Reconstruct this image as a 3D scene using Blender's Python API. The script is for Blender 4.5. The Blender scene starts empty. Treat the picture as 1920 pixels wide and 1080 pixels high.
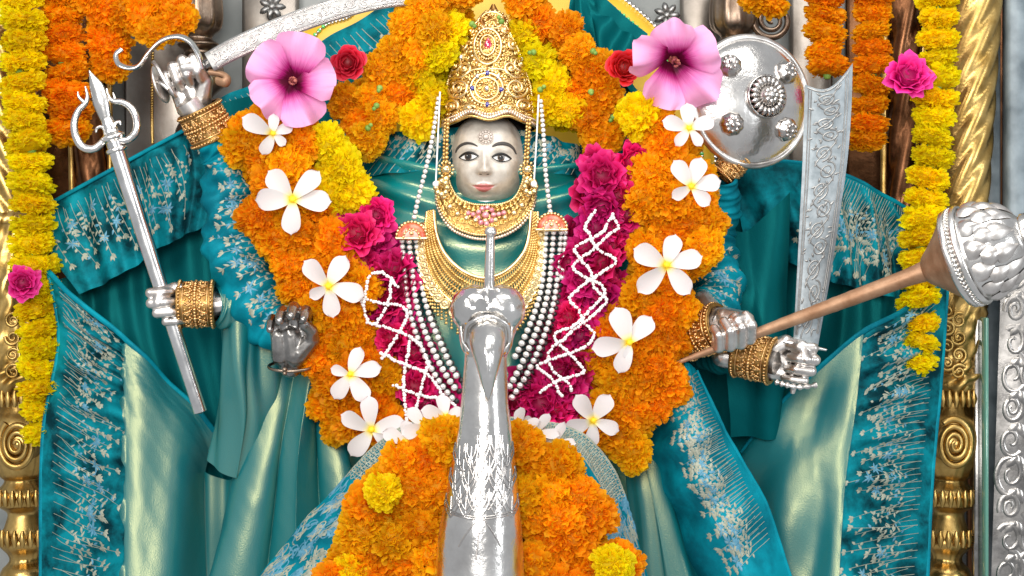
import bpy, math, random
import numpy as np
from mathutils import Vector, Matrix

# ------------------------------------------------------------------ camera, world, lamps, exposure
SC = bpy.context.scene
COL = SC.collection
D = 3.5                                  # camera to the plane of the statue, metres; one photo pixel is 1 mm on that plane
cam_d = bpy.data.cameras.new('camera')
cam_d.sensor_width = 36.0
cam_d.lens = 36.0 * D / 1.92
cam_d.clip_start = 0.05
cam_d.clip_end = 60.0
cam = bpy.data.objects.new('camera', cam_d)
COL.objects.link(cam)
cam.location = (0, -D, 0)
cam.rotation_euler = (math.radians(90), 0, 0)
SC.camera = cam

W = bpy.data.worlds.new('World')
SC.world = W
W.use_nodes = True
W.node_tree.nodes['Background'].inputs[0].default_value = (0.93, 0.96, 1.0, 1)
W.node_tree.nodes['Background'].inputs[1].default_value = 0.42

def area(name, loc, target, sx, sy, power, col):
    l = bpy.data.lights.new(name, 'AREA')
    l.shape = 'RECTANGLE'; l.size = sx; l.size_y = sy
    l.energy = power; l.color = col
    o = bpy.data.objects.new(name, l)
    COL.objects.link(o)
    o.location = loc
    o.rotation_euler = (Vector(target) - Vector(loc)).to_track_quat('-Z', 'Y').to_euler()
    return o
area('lamp_front', (-0.35, -4.3, 0.75), (0.0, 0.0, -0.05), 1.6, 1.1, 98, (1.0, 0.975, 0.94))
area('lamp_key', (-1.7, -2.5, 1.45), (0.0, 0.0, -0.1), 0.9, 1.0, 36, (1.0, 0.965, 0.91))
area('lamp_overhead', (0.45, -1.1, 1.8), (0.0, 0.0, -0.2), 1.9, 0.9, 26, (1.0, 0.97, 0.93))
area('lamp_side', (2.7, -2.2, 0.4), (0.0, 0.0, -0.1), 0.4, 1.5, 20, (0.93, 0.97, 1.0))  # added softbox without a known source, gives the silver more contrast
SC.view_settings.view_transform = 'Standard'
SC.view_settings.look = 'None'
SC.view_settings.exposure = 0.34
SC.view_settings.gamma = 1.0

# ------------------------------------------------------------------ helpers
rng = np.random.default_rng(7)
random.seed(7)
TAU = 2 * math.pi

def sc(y): return (D + y) / D
def P(px, py, y=0.0):
    s = sc(y)
    return np.array(((px - 960) / 1000 * s, y, (540 - py) / 1000 * s))
def PP(pts, y=None):
    return np.array([P(*p) if y is None else P(p[0], p[1], y) for p in pts])
def nrm(v):
    v = np.asarray(v, float)
    n = np.linalg.norm(v, axis=-1, keepdims=True)
    return v / np.maximum(n, 1e-12)
def catmull(pts, n):
    """n points, evenly spaced in parameter along a smooth curve through pts (any dimension)"""
    pts = np.asarray(pts, float)
    m = len(pts)
    if m == 2:
        t = np.linspace(0, 1, n).reshape((-1,) + (1,) * (pts.ndim - 1))
        return pts[0] * (1 - t) + pts[1] * t
    ext = np.concatenate([(2 * pts[0] - pts[1])[None], pts, (2 * pts[-1] - pts[-2])[None]])
    t = np.linspace(0, m - 1 - 1e-9, n)
    i = np.floor(t).astype(int); f = (t - i)
    sh = (-1,) + (1,) * (pts.ndim - 1)
    f = f.reshape(sh)
    p0, p1, p2, p3 = ext[i], ext[i + 1], ext[i + 2], ext[i + 3]
    return 0.5 * (2 * p1 + (p2 - p0) * f + (2 * p0 - 5 * p1 + 4 * p2 - p3) * f ** 2 + (3 * p1 - p0 - 3 * p2 + p3) * f ** 3)
def bumpy(x, y, seed=0, oct=4, f=1.0):
    r = np.random.default_rng(seed)
    out = 0
    a = 1.0
    for k in range(oct):
        for j in range(3):
            an = r.uniform(0, TAU); ph = r.uniform(0, TAU)
            out = out + a * np.sin(f * (x * math.cos(an) + y * math.sin(an)) * TAU + ph)
        a *= 0.5; f *= 1.9
    return out / 5.0

ICO_V = None
def ico():
    global ICO_V
    if ICO_V is None:
        g = (1 + 5 ** .5) / 2
        v = [(-1, g, 0), (1, g, 0), (-1, -g, 0), (1, -g, 0), (0, -1, g), (0, 1, g), (0, -1, -g), (0, 1, -g), (g, 0, -1), (g, 0, 1), (-g, 0, -1), (-g, 0, 1)]
        f = [(0, 11, 5), (0, 5, 1), (0, 1, 7), (0, 7, 10), (0, 10, 11), (1, 5, 9), (5, 11, 4), (11, 10, 2), (10, 7, 6), (7, 1, 8), (3, 9, 4), (3, 4, 2), (3, 2, 6), (3, 6, 8), (3, 8, 9), (4, 9, 5), (2, 4, 11), (6, 2, 10), (8, 6, 7), (9, 8, 1)]
        v = [tuple(nrm(p)) for p in v]
        mid = {}
        def m(a, b):
            k = (min(a, b), max(a, b))
            if k not in mid:
                mid[k] = len(v); v.append(tuple(nrm((np.array(v[a]) + np.array(v[b])) / 2)))
            return mid[k]
        f2 = []
        for a, b, c in f:
            x, y, z = m(a, b), m(b, c), m(c, a)
            f2 += [(a, x, z), (b, y, x), (c, z, y), (x, y, z)]
        ICO_V = (np.array(v), np.array(f2), np.array(v[:12]), np.array(f))
    return ICO_V

ORIG = {}
class MB:
    """collects shapes for ONE mesh object"""
    def __init__(self):
        self.v = []; self.f = []; self.uv = []; self.c = []; self.mi = []; self.n = 0; self.m = 0
    def add(self, v, f, uv=None, col=None):
        v = np.asarray(v, float)
        self.v.append(v)
        for q in f: self.f.append(tuple(int(i) + self.n for i in q))
        self.mi += [self.m] * len(f)
        self.uv.append(np.zeros((len(v), 2)) if uv is None else np.asarray(uv, float))
        c = np.ones((len(v), 3)) if col is None else np.asarray(col, float)
        if c.ndim == 1: c = np.tile(c, (len(v), 1))
        self.c.append(c)
        self.n += len(v)
        return self
    def grid(self, G, close=False, col=None, flip=False, uv=None):
        G = np.asarray(G, float)
        nu, nv = G.shape[:2]
        idx = np.arange(nu * nv).reshape(nu, nv)
        b = np.vstack([idx, idx[:1]]) if close else idx
        q = np.stack([b[:-1, :-1], b[1:, :-1], b[1:, 1:], b[:-1, 1:]], -1).reshape(-1, 4)
        if flip: q = q[:, ::-1]
        if uv is None:
            U, V = np.meshgrid(np.linspace(0, 1, nu), np.linspace(0, 1, nv), indexing='ij')
            uv = np.stack([U, V], -1)
        return self.add(G.reshape(-1, 3), q, uv.reshape(-1, 2), None if col is None else (col if np.ndim(col) == 1 else np.reshape(col, (-1, 3))))
    def tube(self, pts, r, n=10, caps=True, sq=None, col=None, closed=False):
        """round (or sq = flattened in the second axis) tube along pts"""
        pts = np.asarray(pts, float)
        m = len(pts)
        r = np.full(m, r) if np.ndim(r) == 0 else np.asarray(r, float)
        if closed:
            t = nrm(np.roll(pts, -1, 0) - np.roll(pts, 1, 0))
        else:
            t = nrm(np.gradient(pts, axis=0))
        up = np.array((0, 1.0, 0)) if abs(t[0][1]) < 0.9 else np.array((1.0, 0, 0))
        a = nrm(np.cross(t[0], up)); A = [a]
        for i in range(1, m):
            a = nrm(A[-1] - t[i] * np.dot(A[-1], t[i])); A.append(a)
        A = np.array(A); B = nrm(np.cross(t, A))
        th = np.linspace(0, TAU, n, endpoint=False)
        kb = 1.0 if sq is None else sq
        G = pts[None] + r[None, :, None] * (np.cos(th)[:, None, None] * A[None] + kb * np.sin(th)[:, None, None] * B[None])
        if closed: G = np.concatenate([G, G[:, :1]], 1)
        self.grid(G, close=True, col=col)
        if caps and not closed:
            for e, s in ((0, -1), (m - 1, 1)):
                c = pts[e] + t[e] * s * r[e] * 0.35
                ring = G[:, e]
                vs = np.vstack([ring, c[None]])
                self.add(vs, [((i + 1) % n, i, n) if s < 0 else (i, (i + 1) % n, n) for i in range(n)], col=col)
        return self
    def lathe(self, prof, origin, axis, n=40, ref=None, col=None, mod=None):
        """prof rows (radius, along); mod(theta, along) scales the radius"""
        axis = nrm(axis)
        ref = np.array((0, 0, 1.0)) if ref is None else np.asarray(ref, float)
        if abs(np.dot(ref, axis)) > 0.95: ref = np.array((1.0, 0, 0))
        a = nrm(ref - axis * np.dot(ref, axis)); b = np.cross(axis, a)
        prof = np.asarray(prof, float)
        th = np.linspace(0, TAU, n, endpoint=False)
        R = np.tile(prof[:, 0][None], (n, 1))
        if mod is not None: R = R * mod(th[:, None], prof[:, 1][None])
        G = np.asarray(origin) + axis * prof[None, :, 1, None] + R[..., None] * (np.cos(th)[:, None, None] * a + np.sin(th)[:, None, None] * b)
        return self.grid(G, close=True, col=col)
    def beads(self, centres, r, fine=False, col=None, squash=None):
        V, F, V0, F0 = ico()
        v, f = (V, F) if fine else (V0, F0)
        centres = np.asarray(centres, float)
        r = np.full(len(centres), r) if np.ndim(r) == 0 else np.asarray(r, float)
        for i in range(len(centres)):
            p = v * r[i]
            if squash is not None: p = p * squash
            self.add(p + centres[i], f, col=col)
        return self
    def box(self, c, sx, sy, sz, bev=0.0):
        c = np.asarray(c, float); h = np.array((sx, sy, sz)) / 2
        b = min(bev, h.min() * .9)
        X, Y, Z = h
        # chamfered box by a small loft along z
        prof = [(-Z, b), (-Z + b, 0), (Z - b, 0), (Z, b)] if b > 0 else [(-Z, 0), (Z, 0)]
        rings = []
        for z, k in prof:
            x, y = X - k, Y - k
            bb = max(b, 1e-6)
            ring = [(x, -y + bb, z), (x, y - bb, z), (x - bb, y, z), (-x + bb, y, z), (-x, y - bb, z), (-x, -y + bb, z), (-x + bb, -y, z), (x - bb, -y, z)]
            rings.append(ring)
        G = np.array(rings).transpose(1, 0, 2) + c
        self.grid(G, close=True)
        m = len(prof)
        for e in (0, m - 1):
            ring = G[:, e]
            q = list(range(8)) if e else list(range(8))[::-1]
            self.add(ring, [q])
        return self
    def mesh(self, name, mats, smooth=True):
        me = bpy.data.meshes.new(name)
        V = np.vstack(self.v) if self.v else np.zeros((0, 3))
        me.from_pydata(V.tolist(), [], self.f)
        mats = mats if isinstance(mats, (list, tuple)) else [mats]
        for m in mats: me.materials.append(m)
        if len(mats) > 1: me.polygons.foreach_set('material_index', self.mi)
        if smooth: me.polygons.foreach_set('use_smooth', [True] * len(me.polygons))
        uvl = me.uv_layers.new(name='UVMap')
        li = np.zeros(len(me.loops), int); me.loops.foreach_get('vertex_index', li)
        UV = np.vstack(self.uv)
        uvl.data.foreach_set('uv', UV[li].ravel())
        ca = me.color_attributes.new('Col', 'FLOAT_COLOR', 'POINT')
        C4 = np.hstack([np.vstack(self.c), np.ones((len(V), 1))])
        ca.data.foreach_set('color', C4.ravel())
        me.update()
        return me
    def build(self, name, mats, parent=None, smooth=True, kind=None, label=None):
        if parent is not None:
            o0 = ORIG[parent.name]
            if np.any(o0): self.v = [v - o0 for v in self.v]
        me = self.mesh(name, mats, smooth)
        o = bpy.data.objects.new(name, me)
        COL.objects.link(o)
        if parent is not None:
            o.parent = parent; ORIG[o.name] = ORIG[parent.name]
        else:
            ORIG[o.name] = np.zeros(3)
        if kind: o['kind'] = kind
        if label: o['label'] = label
        return o

def tag(o, label, cat, group=None, kind=None):
    if label: o['label'] = label
    if cat: o['category'] = cat
    if group: o['group'] = group
    if kind: o['kind'] = kind
    return o
def thing(name, label, cat, loc=(0, 0, 0), group=None):
    o = bpy.data.objects.new(name, None)
    o.empty_display_size = 0.02
    COL.objects.link(o)
    o.location = tuple(loc)
    ORIG[o.name] = np.asarray(loc, float)
    return tag(o, label, cat, group)
def place(name, mesh, parent, M):
    """an object that shares mesh data; M is its world matrix"""
    o = bpy.data.objects.new(name, mesh)
    COL.objects.link(o)
    if parent is not None:
        o.parent = parent
        M = Matrix.Translation(-Vector(ORIG[parent.name])) @ M
    o.matrix_basis = M
    return o
def frame_M(loc, zaxis, spin=0.0, scale=(1, 1, 1)):
    q = Vector(zaxis).to_track_quat('Z', 'Y')
    S = Matrix.Diagonal((*scale, 1)) if np.ndim(scale) else Matrix.Diagonal((scale, scale, scale, 1))
    return Matrix.Translation(Vector(loc)) @ q.to_matrix().to_4x4() @ Matrix.Rotation(spin, 4, 'Z') @ S

class Surf:
    """a grid surface one can draw on in (u, v)"""
    def __init__(self, G):
        self.G = np.asarray(G, float)
        gu = np.gradient(self.G, axis=0); gv = np.gradient(self.G, axis=1)
        N = nrm(np.cross(gu, gv))
        if N[..., 1].mean() > 0: N = -N           # outward is towards the front
        self.N = N
        self.lu = np.linalg.norm(np.diff(self.G, axis=0), axis=-1).sum(0).mean()
        self.lv = np.linalg.norm(np.diff(self.G, axis=1), axis=-1).sum(1).mean()
    def at(self, uv):
        uv = np.clip(np.asarray(uv, float), 0, 1)
        nu, nv = self.G.shape[:2]
        x = uv[:, 0] * (nu - 1); y = uv[:, 1] * (nv - 1)
        i = np.minimum(x.astype(int), nu - 2); j = np.minimum(y.astype(int), nv - 2)
        fx = (x - i)[:, None]; fy = (y - j)[:, None]
        def L(A): return A[i, j] * (1 - fx) * (1 - fy) + A[i + 1, j] * fx * (1 - fy) + A[i, j + 1] * (1 - fx) * fy + A[i + 1, j + 1] * fx * fy
        return L(self.G), nrm(L(self.N))
    def sub(self, u0, u1, v0=0.0, v1=1.0):
        nu, nv = self.G.shape[:2]
        a, b = int(round(u0 * (nu - 1))), int(round(u1 * (nu - 1)))
        c, d = int(round(v0 * (nv - 1))), int(round(v1 * (nv - 1)))
        return self.G[a:b + 1, c:d + 1]
    def ribbon(self, mb, uv, w, h=0.001, ridge=True, col=None):
        p, n = self.at(uv)
        m = len(p)
        w = np.full(m, w) if np.ndim(w) == 0 else np.asarray(w, float)
        t = nrm(np.gradient(p, axis=0))
        s = nrm(np.cross(t, n))
        G = np.stack([p - s * w[:, None] / 2 + n * h * .2, p + n * (h * (1 if ridge else .6)), p + s * w[:, None] / 2 + n * h * .2], 0)
        mb.grid(G, col=col, flip=True)
    def leaf(self, mb, uv, ang, L, w, h=0.0012, col=None):
        """leaf of length L (metres) pointing at angle ang in the metric (u, v) plane"""
        du, dv = math.cos(ang) / self.lu, math.sin(ang) / self.lv
        k = np.array((0, .3, .65, 1.0))
        pts = np.stack([uv[0] + du * L * k, uv[1] + dv * L * k], -1)
        self.ribbon(mb, pts, np.array((.12, 1, .85, .05)) * w, h, col=col)
def loft(rows, nu=40, nv=40):
    """rows: polylines of (px, py, y). u runs along a row, v across rows"""
    R = np.array([catmull(np.asarray(r, float), nu) for r in rows])
    A = catmull(R, nv)                       # nv, nu, 3 in pixel space
    A = A.transpose(1, 0, 2)
    s = (D + A[..., 2]) / D
    return np.stack([(A[..., 0] - 960) / 1000 * s, A[..., 2], (540 - A[..., 1]) / 1000 * s], -1)
def folds(G, fn):
    """push a grid along its front normal by fn(U, V)"""
    S = Surf(G)
    nu, nv = G.shape[:2]
    U, V = np.meshgrid(np.linspace(0, 1, nu), np.linspace(0, 1, nv), indexing='ij')
    return G + S.N * fn(U, V)[..., None]
def inpoly(x, y, poly):
    c = False; j = len(poly) - 1
    for i in range(len(poly)):
        xi, yi = poly[i]; xj, yj = poly[j]
        if (yi > y) != (yj > y) and x < (xj - xi) * (y - yi) / (yj - yi) + xi: c = not c
        j = i
    return c
def fill(poly, sp, seed=0, jit=.22):
    r = random.Random(seed)
    xs = [p[0] for p in poly]; ys = [p[1] for p in poly]
    out = []; y = min(ys); k = 0
    while y <= max(ys):
        x = min(xs) + (sp / 2 if k % 2 else 0)
        while x <= max(xs):
            a, b = x + r.uniform(-jit, jit) * sp, y + r.uniform(-jit, jit) * sp
            if inpoly(a, b, poly): out.append((a, b))
            x += sp
        y += sp * .87; k += 1
    return out

# ------------------------------------------------------------------ materials
def new_mat(name):
    m = bpy.data.materials.new(name); m.use_nodes = True
    nt = m.node_tree
    return m, nt, nt.nodes['Principled BSDF']
def node(nt, t, **kw):
    n = nt.nodes.new(t)
    for k, v in kw.items():
        if k in n.inputs: n.inputs[k].default_value = v
        else: setattr(n, k, v)
    return n
def link(nt, a, b): nt.links.new(a, b)
def ramp(nt, stops):
    r = nt.nodes.new('ShaderNodeValToRGB')
    e = r.color_ramp.elements
    while len(e) < len(stops): e.new(0.5)
    for i, (p, c) in enumerate(stops):
        e[i].position = p; e[i].color = (*c, 1)
    return r
def bump_from(nt, bsdf, sock, strength, dist):
    b = node(nt, 'ShaderNodeBump', Strength=strength, Distance=dist)
    link(nt, sock, b.inputs['Height']); link(nt, b.outputs[0], bsdf.inputs['Normal'])
    return b
def coord(nt, kind='Object', scale=1.0):
    t = nt.nodes.new('ShaderNodeTexCoord')
    if scale == 1.0: return t.outputs[kind]
    m = nt.nodes.new('ShaderNodeMapping'); m.inputs['Scale'].default_value = (scale,) * 3
    link(nt, t.outputs[kind], m.inputs['Vector'])
    return m.outputs[0]

def metal(name, c0, c1, rough, nscale=40, bump=0.0, bdist=0.002, rvar=.12, metallic=1.0, vor=None):
    m, nt, b = new_mat(name)
    v = coord(nt)
    n = node(nt, 'ShaderNodeTexNoise', Scale=nscale, Detail=6.0, Roughness=.62); link(nt, v, n.inputs['Vector'])
    r = ramp(nt, [(.33, c0), (.66, c1)]); link(nt, n.outputs['Fac'], r.inputs[0]); link(nt, r.outputs[0], b.inputs['Base Color'])
    b.inputs['Metallic'].default_value = metallic
    n2 = node(nt, 'ShaderNodeTexNoise', Scale=nscale * .45, Detail=4.0); link(nt, v, n2.inputs['Vector'])
    mr = node(nt, 'ShaderNodeMapRange'); mr.inputs['To Min'].default_value = max(.03, rough - rvar); mr.inputs['To Max'].default_value = rough + rvar
    mr.inputs['From Min'].default_value = .3; mr.inputs['From Max'].default_value = .7
    link(nt, n2.outputs['Fac'], mr.inputs['Value']); link(nt, mr.outputs[0], b.inputs['Roughness'])
    if bump:
        if vor:
            t = node(nt, 'ShaderNodeTexVoronoi', Scale=vor); t.feature = 'SMOOTH_F1'; link(nt, v, t.inputs['Vector']); s = t.outputs['Distance']
        else: s = n.outputs['Fac']
        bump_from(nt, b, s, bump, bdist)
    return m

M = {}
M['silver'] = metal('polished_silver', (.58, .555, .53), (.82, .80, .77), .23, 11, .30, .012, .12)
M['silver_work'] = metal('engraved_silver', (.25, .245, .24), (.40, .395, .38), .48, 60, .25, .0015, .1)
M['silver_hand'] = metal('worn_silver', (.50, .46, .43), (.78, .745, .71), .37, 38, .2, .002, .1)
M['silver_dark'] = metal('tarnish_reflection_silver', (.20, .19, .18), (.42, .40, .38), .3, 30, .3, .002)  # also carries the open palm's dark reflection in its colour
M['blade'] = metal('blade_silver', (.30, .34, .36), (.46, .50, .52), .54, 50, .3, .001, .08)
M['steel'] = metal('bright_steel', (.62, .61, .60), (.80, .79, .78), .2, 30, .1, .002)
M['gold'] = metal('gold_filigree', (.58, .35, .10), (.86, .62, .25), .34, 60, .3, .0012, .1)
M['gold_pale'] = metal('pale_gold', (.70, .50, .22), (.95, .76, .42), .30, 60, .2, .001, .08)
M['gold_base'] = metal('gold_ground', (.22, .115, .03), (.45, .27, .09), .45, 90, .5, .0012, .1)
M['gold_brown'] = metal('bangle_gold', (.50, .27, .10), (.85, .55, .24), .33, 60, .4, .001, .1)
M['brass'] = metal('embossed_brass', (.34, .20, .05), (.66, .45, .16), .36, 22, .3, .004, .1)
M['silver_beige'] = metal('stained_silver', (.22, .19, .16), (.38, .34, .30), .42, 9, .3, .003, .1)
M['silver_boss'] = metal('boss_silver', (.38, .35, .33), (.62, .59, .56), .26, 40, .2, .002, .1)  # slightly darker silver for bosses and engraving
M['bronze'] = metal('dark_bronze', (.07, .028, .012), (.19, .085, .04), .33, 20, .3, .004, .1)
M['bronze_mid'] = metal('brown_bronze', (.17, .115, .08), (.36, .28, .215), .30, 18, .3, .004, .1)
M['brownish'] = metal('warm_reflection_silver', (.26, .13, .065), (.42, .25, .15), .52, 26, .3, .002, .1, metallic=.5)  # warm reflection of the silver mace put into a brown colour
M['pearl'] = metal('silver_beads', (.80, .78, .74), (.95, .94, .90), .22, 40, metallic=.45)
M['bead_dark'] = metal('black_beads', (.02, .02, .022), (.07, .065, .06), .3, 40, metallic=.3)

def plain(name, c, rough=.5, spec=.5, c2=None, nscale=60, bump=0, coat=0):
    m, nt, b = new_mat(name)
    b.inputs['Roughness'].default_value = rough; b.inputs['Specular IOR Level'].default_value = spec
    b.inputs['Coat Weight'].default_value = coat
    if c2 is None: b.inputs['Base Color'].default_value = (*c, 1)
    else:
        n = node(nt, 'ShaderNodeTexNoise', Scale=nscale, Detail=5.0); link(nt, coord(nt), n.inputs['Vector'])
        r = ramp(nt, [(.35, c), (.65, c2)]); link(nt, n.outputs['Fac'], r.inputs[0]); link(nt, r.outputs[0], b.inputs['Base Color'])
        if bump: bump_from(nt, b, n.outputs['Fac'], bump, .002)
    return m
M['ruby'] = plain('ruby_glass', (.42, .005, .05), .08, .8, coat=1)
M['sapphire'] = plain('sapphire_glass', (.02, .012, .22), .08, .8, coat=1)
M['pinkstone'] = plain('pink_stones', (.50, .10, .15), .12, .8, (.75, .35, .38), 90, coat=1)
M['redstone'] = plain('red_enamel', (.45, .06, .03), .25, .6, (.70, .22, .12), 120)
M['thread'] = plain('white_thread', (.80, .83, .84), .6)
M['eye_white'] = plain('painted_white', (.82, .80, .77), .3, .5)
M['black'] = plain('black_paint', (.012, .011, .011), .4, .4)
M['greypaint'] = plain('dark_grey_paint', (.06, .052, .048), .5, .4)
M['iris'] = plain('brown_iris', (.07, .045, .03), .2, .6)
M['hollow_shade'] = plain('recess_shade', (.022, .018, .016), .6, .3)  # near-black colour standing in for shade in hollows
M['green'] = plain('calyx_green', (.10, .22, .03), .5, .4, (.22, .34, .06), 30)
M['string'] = plain('jasmine_buds', (.84, .78, .78), .55, .3, (.90, .86, .84), 70)
M['mustard'] = plain('mustard_satin', (.62, .36, .015), .4, .5, (.75, .46, .03), 14)
M['sequin'] = plain('green_sequins', (.08, .55, .12), .1, .9, coat=1)
M['glassgreen'] = plain('green_glass_edge', (.10, .26, .20), .1, .7)
M['worn'] = plain('worn_grey_paint', (.10, .13, .15), .45, .5, (.24, .29, .32), 16, .4)
M['wallgrey'] = plain('pale_grey_wall', (.17, .185, .18), .4, .5, (.27, .28, .27), 8, .2)

# face: matt silver with painted lips (vertex colour is paint)
def face_mat():
    m, nt, b = new_mat('face_silver')
    a = node(nt, 'ShaderNodeVertexColor', layer_name='Col')
    n = node(nt, 'ShaderNodeTexNoise', Scale=45.0, Detail=6.0, Roughness=.6); link(nt, coord(nt), n.inputs['Vector'])
    r = ramp(nt, [(.30, (.66, .63, .60)), (.66, (1, 1, 1))]); link(nt, n.outputs['Fac'], r.inputs[0])
    mx = node(nt, 'ShaderNodeMix', data_type='RGBA', blend_type='MULTIPLY'); mx.inputs[0].default_value = 1.0
    link(nt, a.outputs[0], mx.inputs[6]); link(nt, r.outputs[0], mx.inputs[7]); link(nt, mx.outputs[2], b.inputs['Base Color'])
    b.inputs['Metallic'].default_value = .25
    b.inputs['Roughness'].default_value = .42
    bump_from(nt, b, n.outputs['Fac'], .15, .002)
    return m
M['face'] = face_mat()

def petal_mat(name, stops, trans=.25, rough=.55, var=.06, hue=.012, wave=0.0):
    """petal: colour along v of its UV, slightly different for each flower, some light through it"""
    m, nt, b = new_mat(name)
    t = nt.nodes.new('ShaderNodeTexCoord')
    s = nt.nodes.new('ShaderNodeSeparateXYZ'); link(nt, t.outputs['UV'], s.inputs[0])
    src = s.outputs['Y']
    if wave:
        n = node(nt, 'ShaderNodeTexNoise', Scale=9.0, Detail=3.0)
        mp = nt.nodes.new('ShaderNodeMapping'); mp.inputs['Scale'].default_value = (3.2, .35, 1); link(nt, t.outputs['UV'], mp.inputs['Vector']); link(nt, mp.outputs[0], n.inputs['Vector'])
        ma = node(nt, 'ShaderNodeMath', operation='MULTIPLY_ADD'); ma.inputs[1].default_value = wave; link(nt, n.outputs['Fac'], ma.inputs[0]); link(nt, src, ma.inputs[2])
        mb = node(nt, 'ShaderNodeMath', operation='SUBTRACT'); mb.inputs[1].default_value = wave * .5; link(nt, ma.outputs[0], mb.inputs[0]); src = mb.outputs[0]
    r = ramp(nt, stops); link(nt, src, r.inputs[0])
    a = node(nt, 'ShaderNodeVertexColor', layer_name='Col')
    mx = node(nt, 'ShaderNodeMix', data_type='RGBA', blend_type='MULTIPLY'); mx.inputs[0].default_value = 1.0
    link(nt, r.outputs[0], mx.inputs[6]); link(nt, a.outputs[0], mx.inputs[7])
    oi = nt.nodes.new('ShaderNodeObjectInfo')
    h = nt.nodes.new('ShaderNodeHueSaturation')
    mr = node(nt, 'ShaderNodeMapRange'); mr.inputs['To Min'].default_value = .5 - hue; mr.inputs['To Max'].default_value = .5 + hue
    link(nt, oi.outputs['Random'], mr.inputs['Value']); link(nt, mr.outputs[0], h.inputs['Hue'])
    mr2 = node(nt, 'ShaderNodeMapRange'); mr2.inputs['To Min'].default_value = 1 - var; mr2.inputs['To Max'].default_value = 1 + var
    fr = node(nt, 'ShaderNodeMath', operation='MULTIPLY'); fr.inputs[1].default_value = 7.31; link(nt, oi.outputs['Random'], fr.inputs[0])
    fc = node(nt, 'ShaderNodeMath', operation='FRACT'); link(nt, fr.outputs[0], fc.inputs[0])
    link(nt, fc.outputs[0], mr2.inputs['Value']); link(nt, mr2.outputs[0], h.inputs['Value'])
    link(nt, mx.outputs[2], h.inputs['Color'])
    link(nt, h.outputs[0], b.inputs['Base Color'])
    b.inputs['Roughness'].default_value = rough; b.inputs['Specular IOR Level'].default_value = .25
    tr = nt.nodes.new('ShaderNodeBsdfTranslucent'); link(nt, h.outputs[0], tr.inputs['Color'])
    ms = nt.nodes.new('ShaderNodeMixShader'); ms.inputs[0].default_value = trans
    link(nt, b.outputs[0], ms.inputs[1]); link(nt, tr.outputs[0], ms.inputs[2])
    link(nt, ms.outputs[0], nt.nodes['Material Output'].inputs['Surface'])
    return m
M['orange'] = petal_mat('marigold_orange', [(.0, (1.0, .32, .002)), (.45, (1.0, .42, .003)), (1, (1.0, .51, .006))], .6, .6, .08, .012)
M['amber'] = petal_mat('marigold_amber', [(.0, (1.0, .40, .003)), (.5, (1.0, .51, .004)), (1, (1.0, .60, .008))], .6, .6, .08, .010)
M['yellow'] = petal_mat('marigold_yellow', [(.0, (1.0, .64, .002)), (.5, (1.0, .81, .003)), (1, (1.0, .90, .006))], .6, .6, .07, .008)
M['magenta'] = petal_mat('rose_magenta', [(.0, (.42, .0, .06)), (.6, (.68, .006, .13)), (1, (.84, .03, .24))], .25, .45, .22, .012)
M['red'] = petal_mat('rose_red', [(.0, (.30, .0, .01)), (.6, (.62, .008, .03)), (1, (.80, .05, .10))], .2, .4, .1, .008)
M['hotpink'] = petal_mat('rose_pink', [(.0, (.45, .0, .08)), (.6, (.78, .01, .20)), (1, (.92, .06, .36))], .25, .45, .1, .01)
M['plumeria'] = petal_mat('plumeria_white', [(.0, (.95, .62, .01)), (.09, (.92, .70, .06)), (.17, (.80, .74, .46)), (.27, (.70, .67, .65)), (1, (.70, .655, .66))], .22, .5, .03, .0)
M['hibiscus'] = petal_mat('hibiscus_pink', [(.0, (.055, .0, .012)), (.17, (.10, .0, .022)), (.27, (.38, .010, .15)), (.45, (.78, .20, .50)), (.65, (.86, .36, .63)), (1, (.88, .43, .68))], .3, .5, .03, .004, wave=.22)

def silk_mat(name, base, sheen, rough=.36, mixk=.5, weave=900, dark=None, dscale=7.0):
    """shot silk: dyed body, threads of another colour shining where the cloth faces between eye and lamp"""
    m, nt, b = new_mat(name)
    b.inputs['Base Color'].default_value = (*base, 1)
    b.inputs['Roughness'].default_value = .7
    b.inputs['Specular IOR Level'].default_value = .04
    v = coord(nt)
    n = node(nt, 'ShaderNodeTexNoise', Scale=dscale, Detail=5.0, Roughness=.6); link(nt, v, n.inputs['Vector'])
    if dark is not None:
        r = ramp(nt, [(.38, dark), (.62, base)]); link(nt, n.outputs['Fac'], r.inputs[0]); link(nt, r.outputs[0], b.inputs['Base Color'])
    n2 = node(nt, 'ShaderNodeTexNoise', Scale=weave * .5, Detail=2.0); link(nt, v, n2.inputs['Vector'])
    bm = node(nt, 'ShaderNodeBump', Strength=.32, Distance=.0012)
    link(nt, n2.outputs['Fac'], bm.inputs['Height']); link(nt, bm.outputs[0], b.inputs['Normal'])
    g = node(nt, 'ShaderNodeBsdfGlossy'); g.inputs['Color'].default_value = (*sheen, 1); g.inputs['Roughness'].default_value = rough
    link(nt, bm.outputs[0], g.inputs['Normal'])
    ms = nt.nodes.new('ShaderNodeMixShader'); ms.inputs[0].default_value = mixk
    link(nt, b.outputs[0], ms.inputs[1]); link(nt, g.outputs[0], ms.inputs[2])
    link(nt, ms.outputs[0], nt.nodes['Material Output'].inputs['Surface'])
    return m
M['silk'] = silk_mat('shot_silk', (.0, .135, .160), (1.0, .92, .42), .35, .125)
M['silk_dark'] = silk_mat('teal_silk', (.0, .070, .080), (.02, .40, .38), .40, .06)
M['satin'] = silk_mat('teal_satin', (.0, .20, .205), (1.0, .96, .50), .22, .15)
M['brocade'] = silk_mat('brocade_ground', (.002, .190, .235), (.03, .42, .50), .45, .06, dark=(.001, .014, .020), dscale=17)  # random dark patches put sheen and fold shade into the colour
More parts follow.
